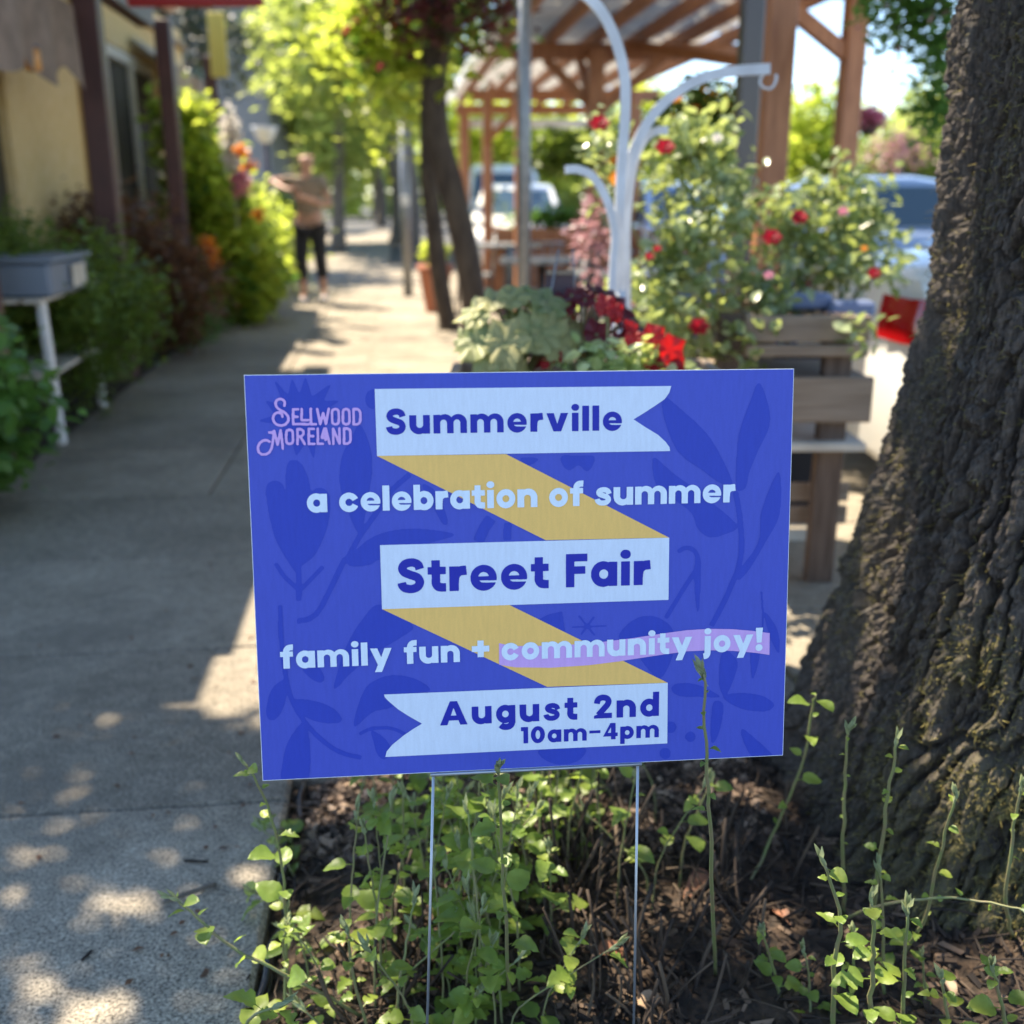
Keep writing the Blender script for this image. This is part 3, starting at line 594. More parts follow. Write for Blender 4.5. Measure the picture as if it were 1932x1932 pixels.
# banner sign, red board, lamps
p = at(411, 85, 11.4); bs = thing('banner_sign', 'plain yellow vertical banner hanging from the eave past the last posts', 'sign', (p.x, p.y, 2.3))
mb = MB(); mb.box(p, (.17, .03, .60), bev=.008); mb.build('panel', M['yellow'], bs)
mb = MB(); mb.tube([(p.x-.35, p.y, p.z+.36), (p.x+.12, p.y, p.z+.36)], .012); mb.tube([(p.x, p.y, p.z+.36), (p.x, p.y, p.z+.29)], .006); mb.build('bracket', M['darksteel'], bs)
p = at(366, -30, 7.3); rb = thing('red_board', 'red hanging board over the walk with only its lower edge in view', 'sign', (p.x, p.y, p.z))
mb = MB(); mb.box(p, (.85, .05, .26), bev=.01); mb.build('panel', M['red'], rb)
mb = MB(); mb.tube([(p.x-.3,p.y,p.z+.12),(p.x-.3,p.y,p.z+.5)],.006); mb.tube([(p.x+.3,p.y,p.z+.12),(p.x+.3,p.y,p.z+.5)],.006); mb.build('chain', M['darksteel'], rb)
p = at(320, 4, 7.6); gl = thing('globe_lamp', 'small white globe lamp under the eave between two maroon posts', 'lamp', (p.x, p.y, p.z))
mb = MB(); mb.lathe(p, [(.001,-.07),(.04,-.058),(.068,-.02),(.068,.02),(.04,.058),(.001,.07)], 14); mb.build('globe', M['white'], gl, smooth=True)
mb = MB(); mb.tube([(p.x,p.y,p.z+.07),(p.x,p.y,p.z+.3)],.008); mb.build('stem', M['darksteel'], gl)
p = at(61, 113, 6.2); ol = thing('wall_lantern', 'small amber lantern beside the dark doorway', 'lamp', (p.x, p.y, p.z))
mb = MB(); mb.lathe(p, [(.03,-.06),(.045,-.05),(.045,.05),(.03,.06)], 10); mb.build('shade', M['petal_orange'] if False else mat('amber_glass', (.6,.28,.08), .3), ol, smooth=True)
mb = MB(); mb.lathe(p, [(.05,.06),(.02,.09),(.001,.1)], 10); mb.build('cap', M['darksteel'], ol, smooth=True)
# ------------------------------------------------------------------ big street tree
BT = thing('street_tree', 'big old street tree with deeply furrowed mossy bark right of the sign', 'tree', (1.1, 1.9, 0))
TZ = [-.12, 0, .1, .38, .7, 1.0, 1.26, 1.5, 2.2, 3.2]; TR = [.72,.60,.52,.435,.368,.318,.320,.322,.32,.30]; TX = [1.12,1.12,1.11,1.10,1.095,1.10,1.10,1.10,1.10,1.08]
nth, nz = 520, 900
th0 = np.concatenate([np.linspace(math.radians(130), math.radians(335), 600), np.linspace(math.radians(335), math.radians(490), 82)[1:-1]]); nth = len(th0)
zz = np.concatenate([np.linspace(-.12, 1.65, 790), np.linspace(1.65, 3.2, 101)[1:]]); nz = len(zz)
T2, Z2 = np.meshgrid(th0, zz)
r0 = np.interp(Z2, TZ, TR); cx = np.interp(Z2, TZ, TX)
s = T2*.44; s = s - Z2*.10
flute = .030*np.sin(T2*5+1.2*np.sin(Z2*1.7)+.6)*np.clip(1.35-Z2*.45, .25, 1)+.035*np.clip(.5-Z2, 0, 1)*np.sin(T2*7+.5)
wx = s/.050+1.3*(fbm(s*7, Z2*4.5, 11)-.5)*2+.9*(fbm(s*45, Z2*18, 14, 3)-.5); wz = Z2/.36+.9*(fbm(s*5, Z2*5, 12)-.5)*2
f1, f2, c1_ = voro(wx, wz, 3); ridge = np.clip((f2-f1)/.26, 0, 1)**.8
f1c, f2c, c3_ = voro(s/.0085+1.5*fbm(s*70, Z2*40, 25, 2), Z2/.017+1.5*fbm(s*60, Z2*50, 26, 2), 19); f1b, f2b, c2_ = voro(s/.020+1.6*(fbm(s*20, Z2*16, 21)-.5)*2, Z2/.055+1.4*(fbm(s*16, Z2*18, 22)-.5)*2, 9); rid2 = np.clip((f2b-f1b)/.5, 0, 1)
fine = .5*(fbm(s*60, Z2*34, 31, 4)-.5)+1.2*(fbm(s*150, Z2*13, 33, 3)-.5)+.5*(fbm(s*40, Z2*90, 34, 2)-.5); blk = fbm(s*14, Z2*5, 41, 3)
disp = flute+.044*(ridge-.8)*(.55+.9*c1_)+.007*(rid2-.6)+.010*(c2_-.5)*ridge+.006*(c3_-.5)*np.clip((f2c-f1c)*4,0,1)+.014*fine+.010*(blk-.5)
RR = r0+disp
Xt = cx+RR*np.cos(T2); Yt = 1.9+RR*np.sin(T2)*.96
V = np.stack([Xt, Yt, Z2], -1); I = np.arange(nth*nz).reshape(nz, nth)
J = np.roll(I, -1, 1)
Q = np.stack([I[:-1], J[:-1], J[1:], I[1:]], -1).reshape(-1, 4)
mossmask = np.clip((fbm(s*5+3, Z2*2.2+1, 51, 4)-.43)*6, 0, 1)*np.clip(ridge*1.3, 0, 1)*np.clip(.45+fbm(s*40, Z2*40, 52, 2), 0, 1)*np.clip((T2-math.radians(192))/math.radians(45), .12, 1)*np.clip(1.25-.35*Z2, .6, 1.2)
bk = bpy.data.materials.new('furrowed_bark'); bk.use_nodes = True; t = bk.node_tree; pb = t.nodes['Principled BSDF']
def NN(ty, **k):
    n = t.nodes.new(ty)
    for a, b in k.items(): n.inputs[a].default_value = b
    return n
geo = NN('ShaderNodeNewGeometry'); mpg = NN('ShaderNodeMapping'); mpg.inputs['Scale'].default_value = (1,1,.22); t.links.new(geo.outputs['Position'], mpg.inputs[0]); n1 = NN('ShaderNodeTexNoise', Scale=170, Detail=6, Roughness=.7); n2 = NN('ShaderNodeTexNoise', Scale=420, Detail=3); n3 = NN('ShaderNodeTexNoise', Scale=24, Detail=5)
for n in (n2, n3): t.links.new(geo.outputs['Position'], n.inputs['Vector'])
t.links.new(mpg.outputs[0], n1.inputs['Vector'])
r1 = NN('ShaderNodeValToRGB'); t.links.new(n1.outputs[0], r1.inputs[0])
r1.color_ramp.elements[0].position = .32; r1.color_ramp.elements[0].color = (.014,.010,.008,1); r1.color_ramp.elements[1].position = .72; r1.color_ramp.elements[1].color = (.125,.098,.076,1)
lich = NN('ShaderNodeMapRange'); t.links.new(n3.outputs[0], lich.inputs[0]); lich.inputs[1].default_value = .60; lich.inputs[2].default_value = .72; lich.inputs[4].default_value = .5
mxl = NN('ShaderNodeMix'); mxl.data_type = 'RGBA'; t.links.new(lich.outputs[0], mxl.inputs[0]); t.links.new(r1.outputs[0], mxl.inputs[6]); mxl.inputs[7].default_value = (.11,.11,.10,1)
am = NN('ShaderNodeAttribute'); am.attribute_name = 'moss'
mr2 = NN('ShaderNodeMapRange'); t.links.new(n2.outputs[0], mr2.inputs[0]); mr2.inputs[1].default_value = .3; mr2.inputs[2].default_value = .6
mm = NN('ShaderNodeMath'); mm.operation = 'MULTIPLY'; t.links.new(am.outputs['Fac'], mm.inputs[0]); t.links.new(mr2.outputs[0], mm.inputs[1])
mxm = NN('ShaderNodeMix'); mxm.data_type = 'RGBA'; t.links.new(mm.outputs[0], mxm.inputs[0]); t.links.new(mxl.outputs[2], mxm.inputs[6]); mxm.inputs[7].default_value = (.085,.078,.026,1)
t.links.new(mxm.outputs[2], pb.inputs['Base Color']); pb.inputs['Roughness'].default_value = .85
bp = NN('ShaderNodeBump', Strength=.8, Distance=.005); t.links.new(n1.outputs[0], bp.inputs['Height']); t.links.new(bp.outputs[0], pb.inputs['Normal'])
me = np_mesh('trunk', V.reshape(-1,3), Q, [bk], False, {'moss': mossmask.ravel()})
put('trunk', me, BT)
# moss tufts: short curled strands rooted in the bark
R = np.random.default_rng(5)
vis = (T2 > math.radians(150)) & (T2 < math.radians(330)) & (Z2 > -.05) & (Z2 < 1.62)
w8 = (mossmask*vis+.05*vis).ravel(); w8 /= w8.sum()
nS = 62000; idx = R.choice(w8.size, nS, p=w8)
P0 = V.reshape(-1,3)[idx]; nr = np.stack([np.cos(T2.ravel()[idx]), np.sin(T2.ravel()[idx]), np.zeros(nS)], 1)
P0 = P0+R.normal(size=(nS,3))*.0015; d = nr*.9+R.normal(size=(nS,3))*.75; d /= np.linalg.norm(d, axis=1)[:,None]
ln = .005+.015*R.random(nS)**1.5; sdv = np.cross(d, R.normal(size=(nS,3))); sdv /= np.linalg.norm(sdv, axis=1)[:,None]; sdv *= .0005
bend = R.normal(size=(nS,3)); bend[:,2] -= .3; P1 = P0+d*ln[:,None]*.55; P2 = P1+(d*.5+bend*.5)*ln[:,None]*.6
Vs = np.stack([P0-sdv, P0+sdv, P1+sdv, P1-sdv, P2+sdv*.4, P2-sdv*.4], 1).reshape(-1, 3)
k = (np.arange(nS)*6)[:,None]; Qs = np.concatenate([k+np.array([[0,1,2,3]]), k+np.array([[3,2,4,5]])], 0)
mm_ = tintmat('moss', [(.05,.045,.015),(.15,.125,.03),(.34,.28,.09)], .9)
o = put('moss', np_mesh('moss', Vs, Qs, [mm_], False, {'tint': np.repeat(R.random(nS), 6)}), BT); o['kind'] = 'stuff'
# limbs
LB = [((1.1,1.9,3.1),(.2,2.6,3.9),(-1.2,3.4,4.3),(-3.2,4.6,4.9)), ((1.1,1.9,3.1),(.3,1.9,4.0),(-.9,2.0,4.6),(-2.6,2.4,5.2)),
      ((1.1,1.9,3.1),(1.5,2.6,4.2),(1.6,3.6,5.0),(1.4,5.0,5.8)), ((1.1,1.9,3.1),(2.1,1.5,4.0),(3.0,1.3,4.8),(4.2,1.4,5.4)), ((1.1,1.9,3.1),(1.0,1.0,4.2),(.5,.1,5.0),(0,-1.2,5.6))]
for q in LB:
    mb = MB(); P = cat_smooth(q, 6); mb.tube(P, [lerp(.17,.03,i/(len(P)-1)) for i in range(len(P))], 10)
    rr = random.Random(int(q[3][0]*10))
    for i in range(6, len(P), 2):
        e = P[i]+Vector((rr.uniform(-1,1), rr.uniform(-1,1), rr.uniform(-.1,.6))); mb.tube([P[i], (P[i]+e)/2+Vector((0,0,.1)), e], [.03,.018,.006], 6)
    mb.build('limb', M['darkbark'], BT, smooth=True)
# crown out of view: leaves placed by shadow position, shaping the sun patches below
R = np.random.default_rng(77); nL = 95000
g = np.stack([R.uniform(-3.0, 3.0, nL), R.uniform(-.6, 3.9, nL)], 1)
cot = 1/math.tan(SUN_EL); ux, uy = math.sin(SUN_AZ), math.cos(SUN_AZ)
def uni(n):
    s_ = np.sort(n); return np.searchsorted(s_, n)/len(n)
nz_ = uni(np.where((g[:,0] < -.4) & (g[:,1] < 2.1), fbm(g[:,0]*7.5+9, g[:,1]*7.5+4, 61, 2), fbm(g[:,0]*5.2+9, g[:,1]*5.2+4, 61, 2)))
def opn(x, y):
    o = np.full(x.shape, .33)
    o = np.where((x < -.45) & (y > 1.8), .26, o)
    o = np.where((x < -1.0) & (y > 1.95), .05, o)
    o = np.where((x > -.42) & (x < .0) & (y < 2.1) & (y > 1.2), .42, o)
    o = np.where((x > .0) & (x < .45) & (y < 2.15) & (y > 1.78), .85, o)
    o = np.where((x > .55) & (y < 1.55) & (y > .4), .62, o)
    o = np.where((x > .75) & (x < 1.7) & (y < 1.9) & (y > .9), .66, o)
    o = np.where((x > -.9-.1*(y-2.5)) & (y > 2.30) & (y < 4), 1.01, o)
    o = np.where((x > .75) & (x < 1.35) & (y > .85) & (y < 1.45), 1.01, o)
    o = np.where((x > .8) & (x < 1.9) & (abs(y-(1.64-.84*(x-.75))) < .2), .85, o)
    return o
keep = nz_ > opn(g[:,0], g[:,1])
edge = np.clip((3.9-g[:,1])*2, 0, 1); keep &= R.random(nL) < edge+.0
g = g[keep]; z = R.uniform(3.5, 5.6, len(g))
C = np.stack([g[:,0]+z*cot*ux, g[:,1]+z*cot*uy, z], 1)
put('crown', leaves('crown', C, .072, M['crown'], 3, up=.7), BT)
C2 = blobs(8000, [(3.9,2.0,5.2,1.5,1.5,.9),(2.4,3.6,5.6,1.6,1.5,.9),(1.2,2.8,6.4,1.6,1.4,.8)], 8, .3)
put('crown', leaves('crown', C2, .11, M['crown'], 4), BT)

# ------------------------------------------------------------------ yard sign
RS = Matrix(((.9947,-.0098,.1023),(.1027,.1429,-.9844),(-.005,.9897,.1431)))
T0 = Vector((.0178, 1.1301, HC-.4117)); SW, SH = .6096, .4572
def sp(u, v, d=0): return T0+RS @ Vector((u-SW/2, v-SH/2, d))
YS = thing('yard_sign', 'blue and yellow street fair yard sign on a wire stake', 'sign', (T0.x, T0.y+.05, 0))
mb = MB(); b = [sp(0,0,-.0042), sp(SW,0,-.0042), sp(SW,SH,-.0042), sp(0,SH,-.0042), sp(0,0,-.0002), sp(SW,0,-.0002), sp(SW,SH,-.0002), sp(0,SH,-.0002)]
mb.v = b; mb.f = [(0,1,2,3),(4,5,6,7),(0,1,5,4),(1,2,6,5),(2,3,7,6),(3,0,4,7)]; mb.build('board', M['board_white'], YS)
def printmat(name, col, rough=.38):
    m = bpy.data.materials.new(name); m.use_nodes = True; t = m.node_tree; p = t.nodes['Principled BSDF']
    tc = t.nodes.new('ShaderNodeTexCoord'); mp = t.nodes.new('ShaderNodeMapping'); mp.inputs['Scale'].default_value = (1,1,.02)
    no = t.nodes.new('ShaderNodeTexNoise'); no.inputs['Scale'].default_value = 260; no.inputs['Detail'].default_value = 2
    n2 = t.nodes.new('ShaderNodeTexNoise'); n2.inputs['Scale'].default_value = 900
    t.links.new(tc.outputs['Object'], mp.inputs[0]); t.links.new(mp.outputs[0], no.inputs['Vector']); t.links.new(tc.outputs['Object'], n2.inputs['Vector'])
    ad = t.nodes.new('ShaderNodeMath'); ad.operation = 'ADD'; t.links.new(no.outputs[0], ad.inputs[0]); t.links.new(n2.outputs[0], ad.inputs[1])
    mr = t.nodes.new('ShaderNodeMapRange'); mr.inputs[1].default_value = .7; mr.inputs[2].default_value = 1.3; mr.inputs[3].default_value = .95; mr.inputs[4].default_value = 1.05
    t.links.new(ad.outputs[0], mr.inputs[0]); mx = t.nodes.new('ShaderNodeMix'); mx.data_type = 'RGBA'; mx.blend_type = 'MULTIPLY'; mx.inputs[0].default_value = 1
    mx.inputs[6].default_value = (*col, 1); t.links.new(mr.outputs[0], mx.inputs[7]); t.links.new(mx.outputs[2], p.inputs['Base Color'])
    bp = t.nodes.new('ShaderNodeBump'); bp.inputs['Strength'].default_value = .12; bp.inputs['Distance'].default_value = .0006
    t.links.new(no.outputs[0], bp.inputs['Height']); t.links.new(bp.outputs[0], p.inputs['Normal'])
    p.inputs['Roughness'].default_value = rough; p.inputs['Specular IOR Level'].default_value = .15
    return m
PM = {'blue': printmat('blue_print', (.062,.088,.47)), 'dark': printmat('deep_blue_print', (.032,.058,.42)), 'light': printmat('pale_blue_print', (.62,.70,.82)),
      'gold': printmat('gold_print', (.82,.51,.15)), 'navy': printmat('navy_print', (0.019,0.027,0.354)), 'pink': printmat('lilac_print', (.58,.36,.72)), 'text': printmat('pale_lettering_print', (.66,.76,.86))}
def area(p):
    p = np.asarray(p); return .5*float(np.sum(p[:,0]*np.roll(p[:,1],-1)-np.roll(p[:,0],-1)*p[:,1]))
def inside(pt, poly): return bool(poly_mask(np.array([[pt[0]]]), np.array([[pt[1]]]), poly)[0,0])
def fillsheet(name, loops, d, m, label=None, apart=False):
    """loops in sign units of 0.1 mm; outer rings and their holes -> one flat printed sheet"""
    L = sorted([np.asarray(l, float) for l in loops], key=lambda l: -abs(area(l))); depth = [sum(inside(l[0]+(l[1]-l[0])*.5, k) for k in L[:i]) for i, l in enumerate(L)]
    V = []; Fc = []
    if apart:
        for i, l in enumerate(L):
            if depth[i] % 2 == 0: fillsheet(name, [l]+[L[j] for j in range(i+1, len(L)) if depth[j] == depth[i]+1 and inside(L[j][0]+(L[j][1]-L[j][0])*.5, l)], d, m)
        return
    for i, l in enumerate(L):
        if depth[i] % 2: continue
        holes = [L[j] for j in range(i+1, len(L)) if depth[j] == depth[i]+1 and inside(L[j][0]+(L[j][1]-L[j][0])*.5, l)]
        vl = [[Vector((p[0], p[1], 0)) for p in q] for q in [l]+holes]
        tri = geometry.tessellate_polygon(vl); b = len(V); flat = [p for q in vl for p in q]
        V += flat; Fc += [tuple(b+k for k in t_) for t_ in tri if len(set(t_)) == 3]
    me = bpy.data.meshes.new(name); me.from_pydata([sp(p.x*1e-4, p.y*1e-4, d) for p in V], [], Fc); me.materials.append(m); me.update(); me.validate()
    nn = RS @ Vector((0,0,1)); bm = bmesh.new(); bm.from_mesh(me)
    for f in bm.faces:
        if f.normal.dot(nn) < 0: f.normal_flip()
    bm.to_mesh(me); bm.free()
    o = put(name, me, YS)
    if label: o['label'] = label
    return o
def clipr(l): return [(min(max(p[0],8),6088), min(max(p[1],8),4564)) for p in l]
fillsheet('printed_face', [[(6,6),(6090,6),(6090,4566),(6,4566)]], 0.0, PM['blue'])
# botanical pattern
res = .1
gx, gy = int(6096*res)+1, int(4572*res)+1; XX, YY = np.meshgrid(np.arange(gx)/res, np.arange(gy)/res); DM = np.zeros(XX.shape, bool)
def stamp(p):
    p = np.asarray(p); a = max(int(p[:,0].min()*res)-1, 0); b = min(int(p[:,0].max()*res)+2, gx); c = max(int(p[:,1].min()*res)-1, 0); d = min(int(p[:,1].max()*res)+2, gy)
    if b > a and d > c: DM[c:d,a:b] |= poly_mask(XX[c:d,a:b], YY[c:d,a:b], p)
for q in SG['dark']['S']: stamp(smooth(q, 6, True))
for q in SG['dark']['P']: stamp(q)
for q, w_ in SG['dark']['T']:
    for _, z_ in gK(q, w_*1.8): stamp(z_)
DM[0]=DM[-1]=False; DM[:,0]=DM[:,-1]=False
fillsheet('printed_leaf', [simplify(c, .22)/res for c in contours(blur(DM, 2))], .0003, PM['dark'], None, True)
for q in SG['gold']: fillsheet('ribbon_fold', [q], .0006, PM['gold'], 'gold diagonal fold of the printed ribbon')
for q in SG['banner']: fillsheet('ribbon_banner', [q], .0009, PM['light'], 'pale blue printed ribbon banner')
fillsheet('underline_stripe', [smooth(SG['wave'][0], 1, True)], .0009, PM['pink'], 'lilac wavy stripe behind the words community joy')
for (txt, b_, xh), cl in zip(SG['lines'], 'NTNTNN'):
    gl_, _ = set_line(txt, b_[0][0], b_[1][0], (b_[0][1]+b_[1][1])/2, xh[0][1]-xh[1][1]+(4 if txt[0] == 'a' else 0))
    fillsheet('lettering', [k for g_ in gl_ for k in g_], .0013, PM['navy'] if cl == 'N' else PM['text'], ('navy' if cl == 'N' else 'pale blue')+' lettering reading '+txt)
lx = [p for q in SG['logo'] for p in q]; x0_, x1_ = min(p[0] for p in lx)-60, max(p[0] for p in lx)+60; y0_, y1_ = min(p[1] for p in lx)-60, max(p[1] for p in lx)+60
rs2 = .22; XL, YL = np.meshgrid(np.arange(x0_, x1_, 1/rs2), np.arange(y0_, y1_, 1/rs2)); LM = np.zeros(XL.shape, bool)
for i, q in enumerate(SG['logo']):
    P_ = smooth(q, 5) if len(q) > 16 else np.array(q, float)
    for a, b in zip(P_[:-1], P_[1:]):
        ab = b-a; tt = np.clip(((XL-a[0])*ab[0]+(YL-a[1])*ab[1])/(ab@ab+1e-9), 0, 1); LM |= np.hypot(XL-a[0]-tt*ab[0], YL-a[1]-tt*ab[1]) < 14.0
fillsheet('logo_lettering', [simplify(c, .25)/rs2+[x0_, y0_] for c in contours(blur(LM, 1))], .0013, PM['pink'], 'lilac lettering reading SELLWOOD MORELAND')
# wire stake
a = sp(.196, -.001, -.002); b = sp(.4365, -.002, -.002)
mb = MB(); mb.tube([sp(.190,-.002,.0015), sp(.4375,-.0015,.0015)], .0021, 10); mb.build('crossbar', M['wire'], YS, smooth=True)
for u, ex in ((.1935, -.034), (.434, .018)):
    tp = sp(u, -.0045, -.0025); bt = Vector((tp.x+ex, tp.y+.05, -.12)); mb = MB(); mb.tube([sp(u,.12,-.0025) if False else tp, lerp(tp, bt, .5)+Vector((.001,0,0)), bt], .0017, 10); mb.build('stake_leg', M['wire'], YS, smooth=True)
# ------------------------------------------------------------------ sprouts in the tree well
def leafmesh(name, L, W, fold, curl, nib, seed, m):
    """one ovate leaf: 5 x 9 grid folded along the midrib, edge finely toothed or eaten away"""
    R = random.Random(seed); V = []; Fc = []; nu, nv = 10, 4
    for i in range(nu+1):
        u = i/nu; w_ = W*math.sin(math.pi*min(1, u**.80))**.62*(1-.22*u) if 0 < u < 1 else .0004
        for j in range(-nv//2, nv//2+1):
            f = j/(nv/2); e = 1
            if abs(f) == 1: e = 1-.07*(i % 2)-(R.uniform(.25,.8) if R.random() < nib else 0)
            V.append((L*(u-.04*u*abs(f)), w_*.5*f*e, fold*w_*abs(f)*e*.6-curl*L*u*u+.02*L*math.sin(u*9+f*2)+.006*L*R.uniform(-1,1)))
    k = nv+1
    for i in range(nu):
        for j in range(nv):
            a = i*k+j; Fc.append((a, a+k, a+k+1, a+1))
    for t in (0,):   # petiole
        b = len(V); V += [(-.32*L, .0006, .0), (-.32*L, -.0006, 0), (.05*L, -.0008, 0), (.05*L, .0008, 0)]; Fc.append((b, b+1, b+2, b+3))
    me = bpy.data.meshes.new(name); me.from_pydata(V, [], Fc); me.materials.append(m); shade(me)
    a = me.attributes.new('tint', 'FLOAT', 'POINT'); a.data.foreach_set('value', np.full(len(V), R.random(), np.float32)); return me
LM_ = [leafmesh('leaf', .036, .031, .22, .25, 0, i, M['sprout']) for i in range(4)]+[leafmesh('leaf', .036, .029, .30, .45, .28, 20+i, M['sprout']) for i in range(4)]
TM_ = [leafmesh('leaf', .024, .008, .9, -.25, 0, 40+i, M['sproutgrey']) for i in range(3)]
def orient(d, n):
    d = d.normalized(); n = (n-d*n.dot(d)).normalized(); b = n.cross(d); return Matrix((d, b, n)).transposed().to_4x4()
spr_n = 0
def sprout(P, r=.0022, nleaf=10, lsize=1.0, label=None, group='green sprouts under the sign', seed=0, start=.15, tip=True, eaten=.35, name='sprout'):
    R = random.Random(seed); P = cat_smooth(P, 5); base = P[0]
    P = [p+Vector((R.uniform(-1,1), R.uniform(-1,1), 0))*r*.6 if 0 < i else p for i, p in enumerate(P)]
    t = thing(name, label or 'thin leafy green sprout in the dense clump below the sign', 'sprout', base, group)
    n = len(P); mb = MB(); mb.tube(P, [lerp(r*1.15, r*.55, i/(n-1)) for i in range(n)], 6); mb.build('stem', M['stem'], t, smooth=True)
    def addleaf(me, p, d, nrm, s):
        o = link(bpy.data.objects.new('leaf', me)); o.parent = t
        Mx = orient(d, nrm); o.matrix_local = Matrix.Translation(p-base) @ Mx @ Matrix.Diagonal((s, s*R.uniform(.85,1.15), s, 1))
    az = R.uniform(0, 6.28)
    for i in range(nleaf):
        f = start+(1-start)*(i+.5)/nleaf; x = f*(n-1); k = min(int(x), n-2); p = P[k].lerp(P[k+1], x-k); T = (P[k+1]-P[k]).normalized()
        az += 2.4+R.uniform(-.5,.5); out = Vector((math.cos(az), math.sin(az), 0)); d = (out+T*R.uniform(.1,.7)+Vector((0,0,R.uniform(-.3,.2)))).normalized()
        me = LM_[R.randrange(4, 8)] if R.random() < eaten else LM_[R.randrange(4)]
        s = lsize*R.uniform(.35,1.3)*(1.1-.45*f); addleaf(me, p+d*.011*s, d, (T+Vector((R.uniform(-.4,.4), R.uniform(-.4,.4), .3))), s)
    if tip:
        T = (P[-1]-P[-2]).normalized()
        for j in range(5):
            a = az+j*1.3; out = Vector((math.cos(a), math.sin(a), 0)); d = (T*R.uniform(.9,1.8)+out*.6).normalized(); addleaf(TM_[j % 3], P[-1]-T*.012*(j>2)+d*.004, d, out*-1+T*.2, R.uniform(.6,1.15))
    return t
def G0(px, py): q = gnd(px, py); q.z = sz(q.x, q.y)-.01; return q
def V3(*a): return Vector(a)
# the ones a viewer can single out
b = G0(1350, 1850)
sprout([b, at(1345,1690,1.17), at(1338,1520,1.07), at(1331,1400,1.045), at(1329,1270,1.04)], .0026, 9, .45, 'spindly upright sprout with chewed leaves in front of the lower right of the sign', 'sprouts by the trunk', 301, .45, True, .9)
sprout([G0(962,1905), at(955,1760,1.20), at(945,1600,1.13), at(940,1450,1.06)], .0026, 13, .95, 'tall sprout whose silvery tip overlaps the middle of the wire crossbar', None, 302, .12)
sprout([G0(1410,1690), at(1455,1580,1.66), at(1510,1450,1.58), at(1532,1340,1.52), at(1538,1312,1.5)], .0028, 9, 1.15, 'leaning sprout with a bright rounded leaf at its tip just right of the sign', 'sprouts by the trunk', 303, .25, False, .2)
o1 = at(1540,1318,1.5)
sprout([G0(1592,1740), at(1591,1600,1.42), at(1594,1480,1.38), at(1600,1378,1.35)], .0030, 6, .55, 'straight bare sprout with pinkish tip against the trunk, first upright one right of the sign', 'sprouts by the trunk', 304, .3, True, .95)
sprout([G0(1645,1800), at(1655,1650,1.36), at(1676,1500,1.31), at(1692,1400,1.29)], .0032, 8, .65, 'upright sprout with curled yellow leaf near its forked tip in front of the trunk', 'sprouts by the trunk', 305, .3, True, .7)
sprout([G0(1700,1830), at(1740,1740,1.34), at(1770,1620,1.29), at(1802,1505,1.25)], .0030, 7, .6, 'sprout bending to the right in front of the trunk, crossing the long bare runner', 'sprouts by the trunk', 306, .2, True, .7)
sprout([G0(1560,1760), at(1650,1712,1.33), at(1760,1694,1.28), at(1850,1700,1.25), at(1935,1718,1.22)], .0024, 5, .7, 'long bare runner arching sideways across the foot of the trunk', 'sprouts by the trunk', 307, .3, True, .5)
sprout([G0(1575,2010), at(1572,1850,1.17), at(1585,1740,1.14), at(1556,1628,1.12)], .0034, 9, 1.0, 'stout grey green sprout at the foot of the trunk, left of the bottom right cluster', 'sprouts by the trunk', 308, .25, True, .3)
sprout([G0(1640,2040), at(1643,1880,1.15), at(1648,1800,1.13), at(1645,1700,1.10)], .0036, 9, 1.15, 'stout sprout with a large blunt leaf and downy tip in the bottom right cluster', 'sprouts by the trunk', 309, .25, True, .2)
sprout([G0(1700,2010), at(1705,1880,1.17), at(1712,1720,1.13)], .0032, 8, .9, 'short downy sprout just right of the stoutest one in the bottom right cluster', 'sprouts by the trunk', 310, .25, True, .3)
sprout([G0(1905,1800), at(1898,1700,1.32), at(1910,1580,1.3), at(1925,1490,1.28)], .0030, 4, .5, 'bare grey sprout at the right edge of the picture against dark bark', 'sprouts by the trunk', 311, .5, True, .6)
sprout([G0(1905,2030), at(1890,1900,1.17), at(1875,1830,1.15)], .0030, 7, 1.0, 'short sprout with pointed leaves in the bottom right corner', 'sprouts by the trunk', 312, .2)
sprout([G0(1800,2030), at(1790,1930,1.18), at(1778,1850,1.16)], .0030, 8, .9, 'short sprout at the bottom, left of the one in the bottom right corner', 'sprouts by the trunk', 313, .2)
for i,(x,y,x2,y2) in enumerate(((1530,1990,1520,1800),(1665,1900,1660,1640),(1605,1900,1610,1760),(1745,1960,1740,1800),(1470,1900,1440,1760))):
    sprout([G0(x,y), at((x+x2)/2+4,(y+y2)/2,1.32), at(x2,y2,1.28)], .0026, 8, .8, ['small sprout lowest and farthest left of the bottom right cluster','small sprout between the two stoutest ones of the bottom right cluster','small sprout just behind the stout grey green one','small sprout right of the short downy one','small sprout alone left of the bottom right cluster'][i], 'low sprouts by the trunk', 330+i, .2)
sprout([G0(535,1905), at(540,1760,1.36), at(532,1640,1.33), at(505,1520,1.30), at(462,1440,1.28)], .0026, 12, 1.05, 'tall sprout with round leaves rising left of the sign over the pavement edge', 'sprouts at the pavement edge', 320, .18, True, .2)
sprout([G0(690,1905), at(560,1850,1.28), at(440,1790,1.27), at(370,1730,1.27), at(328,1695,1.27)], .0026, 10, .95, 'low runner with round leaves reaching left over the pavement', 'sprouts at the pavement edge', 321, .25, True, .1)
sprout([G0(470,2030), at(462,1940,1.15), at(520,1900,1.14)], .0028, 6, 1.3, 'sprout with a broad yellowish leaf at the bottom edge beside the pavement', 'sprouts at the pavement edge', 322, .2)
sprout([G0(560,1900), at(535,1800,1.33), at(545,1740,1.32)], .0026, 9, 1.0, 'leafy short sprout on the rim of the tree well next to the pavement', 'sprouts at the pavement edge', 323, .1)
